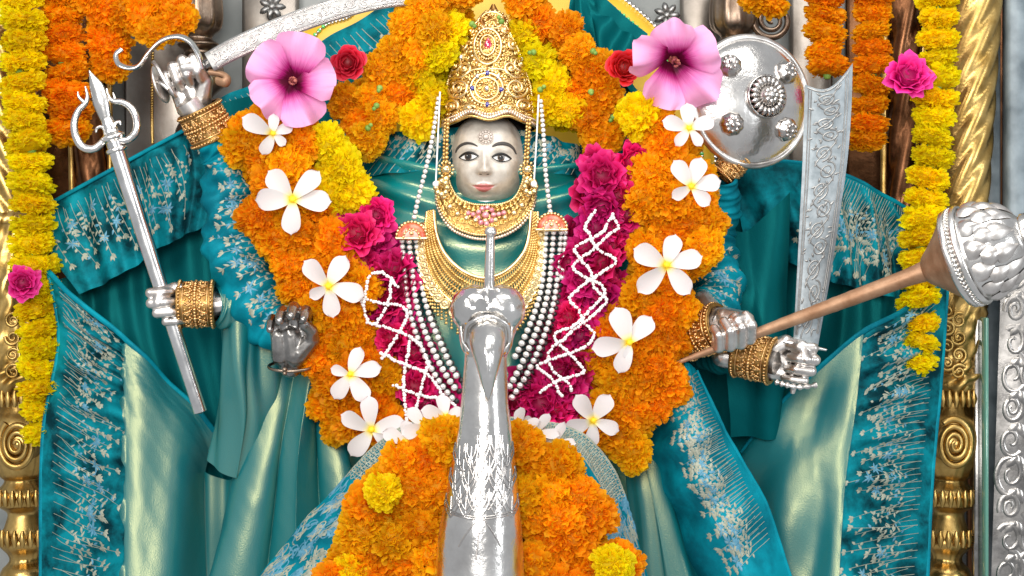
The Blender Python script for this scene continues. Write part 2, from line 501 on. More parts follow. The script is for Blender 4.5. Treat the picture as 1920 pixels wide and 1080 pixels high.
M['velvet'] = silk_mat('turquoise_velvet', (.001, .22, .29), (.04, .50, .62), .45, .08, dark=(.001, .10, .14), dscale=13)
M['zari'] = metal('silver_zari', (.24, .26, .20), (.42, .43, .34), .58, 80, .3, .0005, .1, metallic=.25)
M['zari_blue'] = metal('blue_zari', (.05, .20, .30), (.13, .34, .46), .58, 80, .3, .0005, .1, metallic=.25)

# ------------------------------------------------------------------ the shrine behind the statue
def back_wall():
    m = MB(); c = P(960, 540, .62)
    m.box(c, 3.6, .04, 2.6)
    o = m.build('back_wall', M['wallgrey']); o['kind'] = 'structure'; o['label'] = 'pale grey wall at the back of the shrine'
    # raised silver panels with embossed flowers on the wall behind the upper hand and the shield
    for x0, x1 in ((-60, 210), (235, 395), (455, 560), (1275, 1345), (1480, 1560), (1585, 1760)):
        p = MB()
        p.box(P((x0 + x1) / 2, 200, .585), (x1 - x0) / 1000 * 1.17, .03, .9, .008)
        p.build('wall_panel', M['silver_beige'] if x0 in (455, 1275, 1480) else (M['silver_beige'] if x0 == 235 else M['bronze']), o)
    for px, py in ((511, 14), (493, 118), (1250, 30)):
        f = MB(); ct = P(px, py, .55)
        for k in range(7):
            a = k / 7 * TAU
            pts = [ct + np.array((math.cos(a) * r, -.012 * math.sin(min(1, r / .03) * 3.1), math.sin(a) * r)) for r in (.006, .014, .022, .028)]
            f.tube(pts, [.004, .007, .007, .003], 8)
        f.beads([ct + np.array((0, -.008, 0))], .009, fine=True)
        f.build('embossed_flower', M['silver_work'], o)
back_wall()

# mustard back rest behind the head, edged with a row of silver beads and green sequins
def back_rest():
    t = thing('back_rest', 'mustard yellow satin back rest with beaded edge behind the arch of marigolds', 'back rest', P(900, 300, .46))
    rows = []
    for k in range(25):
        a = math.pi * k / 24
        rows.append([(900 - 445 * math.cos(a), 330 - 420 * math.sin(a), .47), (900 - 400 * math.cos(a), 330 - 375 * math.sin(a), .43), (900 - 200 * math.cos(a), 330 - 180 * math.sin(a), .42), (900 - 20 * math.cos(a), 330 - 10 * math.sin(a), .42)])
    G = loft(rows, 30, 90)
    m = MB(); m.grid(G); m.build('satin_cover', M['mustard'], t)
    s = Surf(G)
    b = MB(); b.beads(s.at([(.02, v) for v in np.linspace(0, 1, 150)])[0], .0065); b.build('bead_edging', M['silver'], t)
    b = MB(); b.beads(s.at([(.27, v) for v in np.linspace(0, 1, 120)])[0] + np.array((0, -.004, 0)), .005); b.build('sequin_row', M['sequin'], t)
    b = MB(); b.beads(s.at([(.3 + .03 * math.sin(v * 70), v) for v in np.linspace(0, 1, 200)])[0] + np.array((0, -.004, 0)), .004); b.build('bead_scroll', M['silver'], t)
back_rest()

def twisted(axis0, axis1, r0, r1, turns, flutes, mb, n=72, mlen=140, depth=.2, sharp=1.0):
    a0, a1 = np.asarray(axis0), np.asarray(axis1)
    t = np.linspace(0, 1, mlen)
    ax = nrm(a1 - a0); L = np.linalg.norm(a1 - a0)
    th = np.linspace(0, TAU, n, endpoint=False)[:, None]
    ph = flutes * th - TAU * turns * flutes * t[None]
    k = np.abs(np.sin(ph / 2)) ** .55
    k2 = np.where(np.abs(np.sin(ph / 2)) < .28, .45, 0) * .6
    R = (r0 + (r1 - r0) * t)[None] * (1 - depth + depth * (k + k2))
    e1 = np.array((1.0, 0, 0)); e1 = nrm(e1 - ax * np.dot(e1, ax)); e2 = np.cross(ax, e1)
    C = a0 + (a1 - a0) * t[:, None]
    mb.grid(C[None] + R[..., None] * (np.cos(th)[..., None] * e1 + np.sin(th)[..., None] * e2), close=True)

def scroll_pts(c, r, turns, start=0.0, hand=1, n=26, shrink=.82):
    t = np.linspace(0, 1, n)
    rr = r * (1 - shrink * t)
    a = start + hand * turns * TAU * t
    return np.stack([c[0] + rr * np.cos(a), c[1] + rr * np.sin(a)], -1)

def gold_pillar(side, label):
    s = 1 if side > 0 else -1
    X = (lambda x: x) if side > 0 else (lambda x: 1822 - x)     # the left pillar mirrors the right one
    t = thing('gold_pillar', label, 'pillar', P(X(1772), 1200, .34), 'gold pillars framing the statue')
    m = MB(); twisted(P(X(1834), -60, .34), P(X(1806), 420, .34), .054, .050, 1.0 * s, 7, m)
    m.build('twisted_shaft', M['brass'], t)
    # foliate middle piece: waving leaf ridges round a swelling drum
    m = MB()
    a0, a1 = P(X(1806), 400, .34), P(X(1790), 720, .34)
    prof = [(.050, 0), (.056, .01), (.056, .022), (.050, .03), (.052, .1), (.055, .2), (.053, .3), (.058, .335), (.058, .355), (.05, .37)]
    prof = catmull(prof, 60)
    m.lathe(prof, a0, a1 - a0, 60, mod=lambda th, z: 1 + .10 * np.sin(6 * th + 9 * np.sin(z * 30)) * np.clip((z - .03) * 30, 0, 1) + .05 * np.sin(13 * th - z * 90))
    m.build('leafy_drum', M['brass'], t)
    m = MB()
    for k in range(8):
        cc = P(X(1775 + 22 * (k % 2)), 585 + 16 * k, .285)
        sp = scroll_pts((0, 0), .016, 1.6, k, 1 if k % 2 else -1)
        m.tube(np.array([cc + np.array((p[0], -.004, p[1])) for p in sp]), np.linspace(.004, .002, len(sp)), 7)
    m.build('leaf_scroll', M['brass'], t)
    # baluster with a flat volute block
    a0, a1 = P(X(1790), 705, .34), P(X(1768), 1200, .34)
    L = np.linalg.norm(a1 - a0)
    prof = catmull([(.03, 0), (.052, .012), (.052, .03), (.036, .045), (.040, .07), (.060, .10), (.062, .15), (.045, .20), (.034, .215), (.05, .235), (.054, .25), (.05, .265), (.032, .28), (.036, .30), (.046, .325), (.05, .345), (.034, .365), (.032, .38), (.05, .40), (.055, .43), (.05, .46), (.04, L)], 140)
    m = MB(); m.lathe(prof, a0, a1 - a0, 48, mod=lambda th, z: 1 + .035 * np.sin(16 * th) * (np.sin(z * 40) > 0))
    m.build('baluster', M['brass'], t)
    m = MB()
    c = P(X(1787), 832, .28)
    sp = scroll_pts((0, 0), .052, 3.1, 2.2, -s, 90, .9)
    m.tube(np.array([c + np.array((p[0] * .72, -.012 - .01 * (1 - np.hypot(*p) / .05), p[1])) for p in sp]), np.linspace(.0075, .004, len(sp)), 8)
    m.lathe(catmull([(.0, -.03), (.02, -.024), (.036, -.01), (.044, .02), (.044, .05)], 20), c + np.array((0, .012, 0)), (0, 1, 0), 30)
    m.build('volute', M['brass'], t)
    m = MB()
    for py, n_ in ((745, 14), (930, 12), (1005, 12)):
        for k in range(n_):
            a = math.pi + math.pi * k / (n_ - 1)
            cc = P(X(1787 - (py - 745) * .05), py, .34) + np.array((math.cos(a) * .056, math.sin(a) * .056, 0))
            m.tube([cc + np.array((0, 0, .017)), cc, cc - np.array((0, 0, .017))], [.003, .008, .003], 7)
    m.build('leaf_collar', M['brass'], t)
gold_pillar(1, 'gold pillar with twisted shaft and volute baluster behind the long garland with the big rose beside it')
gold_pillar(-1, 'gold baluster pillar mostly hidden behind the yellow garland with the small rose')

def bronze_pillar(x0, x1, label):
    t = thing('bronze_pillar', label, 'pillar', P(x1, 800, .45), 'dark bronze pillars behind the garlands')
    m = MB(); twisted(P(x0, -60, .45), P(x1, 760, .45), .042, .042, 1.3 * (1 if x0 > 960 else -1), 5, m, depth=.25)
    m.build('twisted_shaft', M['bronze'], t)
    m = MB()
    for dx in (-38, 34):
        m.tube([P(x0 + dx, -60, .43), P((x0 + x1) / 2 + dx, 360, .43), P(x1 + dx, 760, .43)], .007, 8)
    m.build('edge_rod', M['brass'], t)
bronze_pillar(1698, 1690, 'dark bronze twisted pillar behind the large magenta rose')
bronze_pillar(168, 178, 'dark maroon bronze twisted pillar behind the trident head')

def bronze_urn(px, label, mirror=1):
    t = thing('bronze_baluster', label, 'baluster', P(px, 420, .50), 'brown balusters of the silver backdrop')
    a0 = P(px, -60, .5); ax = (0, 0, -1)
    prof = catmull([(.03, 0), (.044, .03), (.052, .08), (.05, .125), (.03, .15), (.045, .165), (.03, .18), (.052, .21), (.056, .25), (.03, .28), (.036, .32), (.05, .36), (.03, .42), (.03, .56)], 100)
    m = MB(); m.lathe(prof, a0, ax, 40, mod=lambda th, z: 1 + .05 * np.sin(10 * th) * ((z > .02) & (z < .14)))
    m.build('baluster_body', M['bronze_mid'], t)
    m = MB(); c = P(px + mirror * 70, 38, .47)
    sp = scroll_pts((0, 0), .046, 2.6, 1.0, mirror, 70, .9)
    m.tube(np.array([c + np.array((p[0], 0, p[1])) for p in sp]), np.linspace(.008, .004, len(sp)), 8)
    m.build('side_scroll', M['bronze_mid'], t)
bronze_urn(1378, 'brown bronze baluster with scroll standing above the round shield', 1)
bronze_urn(372, 'brown bronze baluster standing behind the raised hand with the sword', -1)

def chain_of_beads():
    t = MB()
    pts = catmull(PP([(290, -20, .40), (286, 100, .40), (285, 215, .40), (286, 268, .40)]), 70)
    t.beads(pts, .0042, fine=False)
    o = t.build('bead_chain', M['brass'])
    tag(o, 'thin gold bead chain hanging beside the raised sword hand', 'bead chain')
chain_of_beads()

def frame_right():
    t = thing('silver_frame', 'silver door frame with embossed leaves and worn grey post at the edge', 'door frame', P(1890, 1200, .25))
    m = MB(); m.box(P(1900, 540, .52), .20, .02, 1.7, .004); m.build('recess_shade', M['bronze'], t)  # dark board with the shade of the gap put into its colour
    m = MB(); m.box(P(1858, 540, .40), .034, .03, 1.6, .004); m.build('worn_post', M['worn'], t)
    m = MB(); m.box(P(1893, 540, .37), .02, .05, 1.6, .004); m.build('dark_strip', M['bead_dark'], t)  # near-black strip stands for the shade in the gap between posts
    m = MB(); m.box(P(1905, 540, .34), .045, .05, 1.6, .006); m.build('outer_post', M['worn'], t)
    # embossed panel, lower half
    G = loft([[(1880, 430, .28), (1933, 430, .27), (1990, 430, .27)], [(1858, 1100, .28), (1920, 1100, .27), (1990, 1100, .27)]], 30, 90)
    S = Surf(G); m = MB(); m.grid(G); p = m.build('embossed_panel', M['silver_dark'], t)
    r = MB()
    for k in range(11):
        v = .04 + k * .092
        for u, h in ((.26, 1), (.62, -1)):
            sp = scroll_pts((0, 0), (.026, .034, .022)[k % 3], 1.2 + .25 * (k % 3), 1.0 + k, h, 40)
            S.ribbon(r, [(u + a / S.lu, v + b / S.lv * 1.3) for a, b in sp], np.linspace(.013, .006, 40), .0035)
            for j in range(2): S.leaf(r, (u + .1 * h, v + .04), 1.2 + j * 1.1 * h, .034, .018, .004)
    r.build('leaf_scroll', M['silver_dark'], p, kind='stuff')
    m = MB(); m.box(P(1845, 930, .26), .007, .05, .72, .002); m.build('glass_edge', M['glassgreen'], t)
    m = MB(); m.box(P(1833, 930, .30), .02, .02, .72, .003); m.build('inner_strip', M['silver_dark'], t)
frame_right()

# ------------------------------------------------------------------ cloth
def stems(S, line, u0, u1, n, slope=0.0, swap=False, seed=0, curve=.02, mb2=None, dense=1.0, w=.0010, v0=.01, v1=.99, lenv=(.55, 1.0)):
    """woven stems with leaves that start at the hem (u0) and run to u1, repeated along v"""
    r = random.Random(seed)
    A = S if not swap else None
    lu, lv = (S.lu, S.lv) if not swap else (S.lv, S.lu)
    fx = (lambda a: a) if not swap else (lambda a: np.asarray(a)[:, ::-1])
    def ang(a): return a if not swap else math.pi / 2 - a
    for i in range(n):
        v = v0 + (v1 - v0) * (i + r.uniform(-.2, .2)) / max(1, n - 1)
        e = u0 + (u1 - u0) * r.uniform(*lenv)
        t = np.linspace(0, 1, 9)
        cv = r.uniform(-1, 1) * curve
        pts = np.stack([u0 + (e - u0) * t, v + slope * t * abs(e - u0) + cv * t * t], -1)
        mb = line
        S.ribbon(mb, fx(pts), w * r.uniform(.8, 1.2), .0008)
        d = math.atan2((pts[-1, 1] - pts[4, 1]) * lv, (pts[-1, 0] - pts[4, 0]) * lu)
        k = int(6 * dense)
        for j in range(k):
            q = .40 + .58 * j / max(1, k - 1)
            p = (pts[0] * (1 - q) + pts[-1] * q); p[1] = v + slope * q * abs(e - u0) + cv * q * q
            b = mb2 if (mb2 is not None and r.random() < .15) else line
            S.leaf(b, fx([p])[0], ang(d + (1 if j % 2 else -1) * r.uniform(.5, 1.1)), r.uniform(.0065, .011), r.uniform(.0040, .0062), .001)
        if r.random() < .8:
            for dd in (-.7, 0, .7):
                S.leaf(line, fx([pts[-1]])[0], ang(d + dd), r.uniform(.008, .012), .0056, .0012)
        if mb2 is not None and r.random() < .2:
            for dd in np.linspace(-2.4, 2.4, 6):
                S.leaf(mb2, fx([pts[6]])[0], ang(d + dd), r.uniform(.009, .016), .0048, .0014)

def cloth(parent, name, G, mat, solid=.0018, label=None):
    m = MB(); m.grid(G)
    o = m.build(name, mat, parent, label=label)
    return o
def hem(parent, pts, w, mat, name='hem'):
    m = MB(); m.tube(pts, w, 8, sq=.35); return m.build(name, mat, parent)
def embroidery(parent_obj, S, calls):
    a, b = MB(), MB()
    for kw in calls: stems(S, a, mb2=b, **kw)
    a.build('embroidery', M['zari'], parent_obj, kind='stuff')
    if b.n: b.build('blue_embroidery', M['zari_blue'], parent_obj, kind='stuff')
sin = np.sin

# ---- left wing
LW = thing('saree_drape', 'teal silk saree spread in fans behind the trident with silver floral border', 'saree', P(250, 1150, .1))
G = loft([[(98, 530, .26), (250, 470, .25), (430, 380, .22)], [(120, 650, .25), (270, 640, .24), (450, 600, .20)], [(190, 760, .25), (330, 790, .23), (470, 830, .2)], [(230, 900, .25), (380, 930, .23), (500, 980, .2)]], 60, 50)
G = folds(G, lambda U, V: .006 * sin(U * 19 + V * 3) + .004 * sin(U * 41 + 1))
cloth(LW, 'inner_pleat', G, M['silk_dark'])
rowsA = [[(86, 386, .22), (180, 334, .20), (270, 285, .19), (355, 240, .17), (415, 262, .13)],
         [(98, 470, .21), (200, 415, .18), (290, 370, .17), (380, 320, .15), (430, 320, .13)],
         [(150, 552, .18), (235, 510, .16), (305, 462, .16), (372, 430, .14), (440, 390, .13)]]
G = loft(rowsA, 90, 50)
G = folds(G, lambda U, V: (.012 * sin(U * 27 + V * 2.0) + .006 * sin(U * 61 + V * 4)) * (1 - .5 * V) * np.clip(V * 4, .12, 1))
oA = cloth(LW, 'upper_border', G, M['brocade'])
SA = Surf(G)
embroidery(oA, SA, [dict(u0=.12, u1=.92, n=20, swap=True, slope=.05, seed=3, w=.0010, v0=.02, v1=.62, lenv=(.5, .95)), dict(u0=.15, u1=.55, n=14, swap=True, slope=.1, seed=4, lenv=(.4, .9), v1=.9)])
hem(LW, catmull(PP([(86, 386, .215), (180, 334, .195), (270, 285, .185), (357, 238, .165)]), 40), .004, M['velvet'])

rowsC = [[(90, 508, .14), (160, 570, .11), (240, 640, .07), (320, 715, .09), (402, 806, .13)],
         [(110, 640, .14), (165, 680, .10), (238, 720, .055), (325, 780, .070), (394, 850, .14)],
         [(80, 820, .12), (160, 850, .08), (240, 870, .032), (318, 900, .048), (388, 920, .13)],
         [(76, 1110, .10), (160, 1110, .05), (238, 1110, -.008), (312, 1110, .012), (395, 1110, .13)]]
G = loft(rowsC, 100, 110)
def fC(U, V):
    a = np.where(U < .5, 1, 0)
    return a * (.009 * sin(V * 36 + U * 9) + .005 * sin(V * 85 + U * 3 + 1)) * np.clip(U * 7, 0, 1) * (U < .48) + (1 - a) * (.008 * sin(U * 15 + V * 2.5) * np.clip((U - .5) * 4, 0, 1) + .002 * bumpy(U * 2, V * 3, 5))
G = folds(G, fC)
SC_ = Surf(G)
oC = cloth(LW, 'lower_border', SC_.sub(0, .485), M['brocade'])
cloth(LW, 'silk_panel', SC_.sub(.475, 1) + np.array((0, -.004, 0)), M['silk'])
SB = Surf(SC_.sub(0, .485))
embroidery(oC, SB, [dict(u0=.14, u1=.98, n=44, slope=.05, seed=5, lenv=(.6, 1.0)), dict(u0=.22, u1=.8, n=30, slope=.10, seed=6, lenv=(.5, 1.))])
hem(LW, SC_.at([(a, .0) for a in np.linspace(0, 1, 50)])[0] + np.array((0, -.004, 0)), .0055, M['velvet'])
hem(LW, SC_.at([(0, a) for a in np.linspace(0, 1, 60)])[0], .004, M['velvet'])

# hanging flap below the trident hand and the long folds in front
rows = [[(398, 560, .03), (425, 575, -.02), (460, 590, -.05), (500, 600, -.04), (535, 625, .0)],
        [(402, 680, .05), (425, 690, -.01), (455, 690, -.055), (495, 700, -.03), (530, 720, .02)],
        [(396, 780, .06), (420, 790, .02), (455, 790, -.045), (490, 790, -.02), (505, 790, .03)],
        [(384, 845, .06), (408, 872, .02), (438, 900, -.02), (462, 885, .0), (478, 860, .04)]]
G = folds(loft(rows, 60, 70), lambda U, V: .014 * sin(U * 10 + V * 1.5 + 4.0) + .003 * sin(U * 33 - V * 4))
cloth(LW, 'hanging_flap', G, M['silk'])
rows = [[(505, 690, .03), (540, 700, .0), (575, 705, .0), (605, 720, .01), (640, 760, .05)],
        [(462, 830, .04), (515, 835, -.02), (560, 840, -.01), (605, 850, -.01), (650, 880, .04)],
        [(425, 960, .05), (495, 965, -.03), (555, 970, -.02), (615, 980, -.02), (690, 1000, .03)],
        [(392, 1110, .06), (470, 1110, -.04), (560, 1110, -.03), (640, 1110, -.03), (740, 1110, .03)]]
G = folds(loft(rows, 130, 80), lambda U, V: (.030 + .030 * V) * (1.25 * np.abs(sin(U * math.pi * 2.55 + .62)) ** 1.5 - .5) + .005 * sin(U * 23 + V * 4) + .003 * bumpy(U * 3, V * 2, 77))
cloth(LW, 'front_folds', G, M['silk'])
rows = [[(380, 880, .14), (430, 900, .12), (490, 860, .12)], [(380, 980, .14), (430, 1000, .12), (480, 980, .12)], [(380, 1110, .15), (430, 1110, .13), (480, 1110, .12)]]
cloth(LW, 'under_pleat', folds(loft(rows, 30, 30), lambda U, V: .008 * sin(U * 12)), M['silk'])
# dark cloth closing the space behind the garland
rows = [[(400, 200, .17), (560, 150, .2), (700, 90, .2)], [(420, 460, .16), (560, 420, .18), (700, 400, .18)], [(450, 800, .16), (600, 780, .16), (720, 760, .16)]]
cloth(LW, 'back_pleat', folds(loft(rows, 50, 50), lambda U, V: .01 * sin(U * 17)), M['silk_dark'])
# border seen behind the red rose on the left of the arch
rows = [[(405, 190, .22), (520, 130, .24), (650, 50, .26), (790, -30, .28)], [(430, 270, .2), (560, 220, .22), (700, 170, .24), (850, 90, .26)]]
G = folds(loft(rows, 80, 40), lambda U, V: .008 * sin(U * 24 + V * 3))
o = cloth(LW, 'shoulder_border', G, M['brocade'])
embroidery(o, Surf(G), [dict(u0=.12, u1=.9, n=34, swap=True, slope=.1, seed=14, w=.0013, dense=.5)])

# ---- right wing
RW = thing('saree_drape', 'teal silk saree spread in fans behind the mace shaft with silver floral border', 'saree', P(1560, 1150, .1))
G = loft([[(1340, 330, .24), (1480, 360, .26), (1600, 420, .27), (1705, 500, .27)], [(1330, 560, .2), (1480, 600, .24), (1600, 640, .25), (1690, 700, .26)], [(1300, 900, .2), (1440, 920, .24), (1550, 930, .25), (1650, 950, .26)]], 70, 60)
G = folds(G, lambda U, V: .010 * sin(U * 17 + V * 2) + .004 * sin(U * 39))
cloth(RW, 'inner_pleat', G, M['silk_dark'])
rows = [[(1380, 300, .22), (1500, 305, .2), (1590, 330, .2), (1650, 362, .21), (1706, 394, .23)],
        [(1390, 420, .2), (1500, 410, .17), (1580, 420, .18), (1640, 440, .2), (1702, 470, .22)],
        [(1420, 470, .2), (1500, 500, .16), (1570, 530, .17), (1630, 550, .19), (1692, 560, .21)]]
G = folds(loft(rows, 80, 50), lambda U, V: (.013 * sin(U * 23 - V * 6) + .005 * sin(U * 52 - V * 9)) * np.clip(V * 4, .10, 1))
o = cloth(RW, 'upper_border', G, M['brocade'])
embroidery(o, Surf(G), [dict(u0=.03, u1=.95, n=34, swap=True, slope=-.12, seed=23, v0=.35), dict(u0=.15, u1=.75, n=24, swap=True, slope=-.2, seed=24, v0=.35)])
hem(RW, Surf(G).at([(a, 0) for a in np.linspace(0, 1, 40)])[0], .004, M['velvet'])
# folded plain corner between the garland and the sword
rows = [[(1340, 420, .12), (1400, 430, .10), (1480, 360, .12)], [(1350, 560, .10), (1420, 560, .06), (1480, 540, .12)], [(1370, 720, .12), (1430, 720, .08), (1490, 700, .14)], [(1370, 820, .13), (1440, 820, .12), (1500, 800, .16)]]
G = folds(loft(rows, 40, 40), lambda U, V: .012 * sin(U * 9 + V * 3) + .004 * bumpy(U * 2, V * 2, 8))
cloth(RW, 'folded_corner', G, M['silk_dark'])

rowsC = [[(1395, 850, .18), (1470, 760, .13), (1550, 680, .10), (1620, 620, .08), (1700, 580, .12), (1778, 520, .17)],
         [(1390, 900, .16), (1460, 840, .10), (1530, 800, .078), (1606, 760, .06), (1690, 730, .10), (1764, 720, .16)],
         [(1395, 1000, .14), (1460, 960, .08), (1530, 930, .060), (1585, 910, .038), (1670, 900, .08), (1748, 900, .13)],
         [(1420, 1110, .13), (1470, 1110, .055), (1520, 1110, .035), (1572, 1110, .008), (1655, 1110, .05), (1738, 1110, .10)]]
G = loft(rowsC, 110, 110)
US = .592
def fR(U, V):
    a = np.where(U > US, 1, 0)
    return a * (.008 * sin(V * 40 - U * 8) + .005 * sin(V * 81 - U * 3 + 1)) * np.clip((U - US) * 12, 0, 1) * np.clip((1 - U) * 7, 0, 1) + (1 - a) * (.010 * sin(V * 9 + U * 5 + .6) * np.clip((US - U) * 5, 0, 1) + .0025 * bumpy(U * 2, V * 2, 15))
G = folds(G, fR)
SR = Surf(G)
oC = cloth(RW, 'lower_border', SR.sub(US, 1), M['brocade'])
cloth(RW, 'silk_panel', SR.sub(0, US + .006) + np.array((0, -.004, 0)), M['silk'])
SB = Surf(SR.sub(US, 1))
embroidery(oC, SB, [dict(u0=.86, u1=.02, n=44, slope=.03, seed=25, lenv=(.55, 1.0)), dict(u0=.8, u1=.2, n=34, slope=.08, seed=26, lenv=(.5, 1.))])
hem(RW, SR.at([(a, .0) for a in np.linspace(0, 1, 50)])[0] + np.array((0, -.004, 0)), .0055, M['velvet'])
hem(RW, SR.at([(1, a) for a in np.linspace(0, 1, 60)])[0], .004, M['velvet'])

# embroidered flap hanging in front of the right arm
rows = [[(1262, 700, .0), (1275, 685, -.05), (1290, 680, -.06), (1306, 695, -.03)],
        [(1215, 790, .02), (1255, 780, -.06), (1305, 775, -.08), (1348, 785, -.03)],
        [(1200, 850, .03), (1265, 870, -.07), (1325, 870, -.09), (1388, 860, -.03)],
        [(1240, 960, .03), (1310, 970, -.07), (1370, 970, -.09), (1440, 955, -.03)],
        [(1300, 1110, .04), (1370, 1110, -.07), (1430, 1110, -.09), (1490, 1110, -.03)]]
G = folds(loft(rows, 70, 90), lambda U, V: .006 * sin(V * 30 + U * 5) * np.clip(V * 3, 0, 1) * np.clip((1 - U) * 5, 0, 1) + .003 * bumpy(U * 3, V * 4, 31))
SF = Surf(G)
oF = cloth(RW, 'embroidered_flap', G, M['velvet'])
embroidery(oF, SF, [dict(u0=.93, u1=.38, n=48, slope=.20, seed=33, v0=.02, v1=.84, lenv=(.6, 1.0)), dict(u0=.86, u1=.45, n=34, slope=.22, seed=34, v0=.2, v1=.84)])
hem(RW, SF.at([(1, a) for a in np.linspace(0, 1, 60)])[0], .004, M['velvet'])
rows = [[(1190, 800, .04), (1205, 790, .02), (1225, 800, .03)], [(1180, 880, .03), (1215, 880, -.02), (1250, 890, .05)], [(1185, 980, .03), (1235, 980, -.03), (1290, 980, .05)], [(1180, 1110, .03), (1260, 1110, -.03), (1340, 1110, .05)]]
G = folds(loft(rows, 60, 50), lambda U, V: .012 * sin(U * TAU * 1.6 + .4) + .003 * sin(U * 30))
cloth(RW, 'front_folds', G, M['silk'])
rows = [[(1100, 0, .26), (1150, 40, .24), (1200, 80, .22)], [(1080, -30, .27), (1130, 90, .22), (1190, 170, .2)], [(1080, 150, .22), (1200, 260, .2), (1330, 330, .2)], [(1100, 500, .18), (1230, 520, .18), (1350, 560, .18)], [(1100, 860, .16), (1220, 880, .16), (1330, 900, .18)]]
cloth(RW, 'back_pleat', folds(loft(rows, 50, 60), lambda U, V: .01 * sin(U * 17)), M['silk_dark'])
rows = [[(1075, -40, .29), (1130, -5, .28), (1215, 65, .26)], [(1060, 60, .27), (1110, 110, .26), (1180, 170, .25)]]
G = folds(loft(rows, 60, 40), lambda U, V: .006 * sin(U * 14 + V * 3))
o = cloth(RW, 'shoulder_border', G, M['silk_dark'])

# ------------------------------------------------------------------ the statue
ST = thing('deity_statue', 'many armed silver faced deity statue dressed in teal silk under the gold crown', 'statue', P(912, 1150, .06))
rows = [[(684, 262, .10), (760, 250, .03), (830, 244, .0), (908, 240, .0), (1000, 252, .0), (1060, 272, .03), (1120, 302, .10)],
        [(650, 345, .10), (740, 335, .0), (830, 330, -.03), (908, 328, -.035), (990, 330, -.03), (1080, 340, .0), (1150, 350, .10)],
        [(630, 460, .10), (730, 450, -.01), (820, 450, -.045), (908, 450, -.055), (990, 450, -.045), (1080, 450, -.01), (1180, 460, .10)],
        [(640, 620, .10), (730, 620, -.01), (820, 620, -.045), (908, 620, -.055), (990, 620, -.045), (1080, 620, -.01), (1180, 620, .10)],
        [(640, 800, .10), (730, 800, -.01), (820, 800, -.045), (908, 800, -.055), (990, 800, -.045), (1080, 800, -.01), (1180, 800, .10)],
        [(600, 1110, .10), (730, 1110, -.01), (820, 1110, -.045), (908, 1110, -.055), (990, 1110, -.045), (1080, 1110, -.01), (1220, 1110, .10)]]
G = loft(rows, 120, 130)
def cowl(U, V):
    q = V + .16 * (2 * U - 1) ** 2
    d = np.abs(2 * U - 1)
    return (.009 * sin(q * 58 + 2) * np.exp(-((V - .26) / .16) ** 2) + .006 * sin(q * 31 + U * 3) * np.exp(-((V - .2) / .14) ** 2) + .005 * sin(U * 40 + V * 4) * np.clip((V - .45) * 4, 0, 1)) + .008 * np.exp(-((q - .205) / .018) ** 2)
G2 = folds(G, cowl)
cloth(ST, 'chest_drape', G2, M['satin'])
ST_S = Surf(G + Surf(G).N * .010)
gs = ST_S.sub(0, 1, 0, .185)
gs = folds(gs, lambda U, V: .003 * sin(U * 60 + V * 5) + .003 * bumpy(U * 5, V * 2, 3))
o = cloth(ST, 'shoulder_cloth', gs, M['brocade'])
embroidery(o, Surf(gs), [dict(u0=.98, u1=.05, n=34, swap=True, slope=.10, seed=41, w=.0013, dense=.9, lenv=(.6, 1)), dict(u0=.6, u1=.2, n=18, swap=True, slope=.1, seed=42, w=.0012)])

# head: a height field over the oval of the face, closed behind
FC = np.array(P(914, 305, 0)); FA, FCT, FCB, FB = .0705, .092, .0805, .085
def gau(x, z, cx, cz, sx, sz): return np.exp(-((x - cx) / sx) ** 2 - ((z - cz) / sz) ** 2)
def feat(x, z):
    """relief of the face in millimetres, x to the right and z up from the centre"""
    h = 0
    br = np.clip((14 - z) / 36, 0, 1)
    h = h + (3.0 + 12.5 * br ** 1.5) * np.exp(-((x + 4.5) / (5.6 + 3.0 * br)) ** 2) * np.where(z > 14, np.exp(-((z - 14) / 9) ** 2), np.where(z > -22, 1, np.exp(-((z + 22) / 4.2) ** 2)))
    h = h + 5.5 * gau(x, z, -14, -21, 5, 5.5) + 5.5 * gau(x, z, 4, -21, 5, 5.5) + 3 * gau(x, z, -5, -24, 7, 4)
    h = h - 4.8 * gau(x, z, -33, 6, 17, 10) - 4.8 * gau(x, z, 27, 4, 17, 10)
    h = h + 2.2 * gau(x, z, -38, 21, 20, 6) + 2.2 * gau(x, z, 34, 19, 20, 6)
    h = h + 3.0 * gau(x, z, -40, -28, 17, 17) + 3.0 * gau(x, z, 36, -28, 17, 17)
    h = h + 4.6 * gau(x, z, -12, -46.5, 8, 3.4) + 4.6 * gau(x, z, 0, -46.5, 8, 3.4) + 6.0 * gau(x, z, -6, -55, 11.5, 4.4)
    h = h - 3.4 * np.exp(-((x + 6) / 22) ** 4) * np.exp(-((z + 50.2 - .0075 * (x + 6) ** 2) / 1.5) ** 2) + 2.0 * gau(x, z, -30, -44, 6, 7) + 2.0 * gau(x, z, 18, -44, 6, 7) - 1.6 * gau(x, z, -6, -35, 3.2, 6)
    h = h - 2.5 * gau(x, z, -6, -63, 12, 3.5) + 5.0 * gau(x, z, -5, -71, 13, 7) + 2 * gau(x, z, -6, -50, 24, 16)
    h = h + 2.2 * gau(x, z, -33, 6, 11, 6.5) + 2.2 * gau(x, z, 27, 4, 11, 6.5)
    return h
def fpoint(x, z, lift=0.0):
    """x, z in millimetres -> point on the face"""
    x = np.asarray(x, float); z = np.asarray(z, float)
    c = np.where(z > 0, FCT, FCB) * 1000
    e_ = np.where(z > 0, 2.25, 2.55)
    r = np.clip(np.abs(x / (FA * 1000)) ** e_ + np.abs(z / c) ** e_, 0, 1)
    d = FB * (1 - r) ** .5
    fade = np.clip((1 - r) * 4, 0, 1)
    return np.stack([FC[0] + x / 1000, FC[1] - d - feat(x, z) * fade / 1000 - lift, FC[2] + z / 1000], -1)
HEAD = None
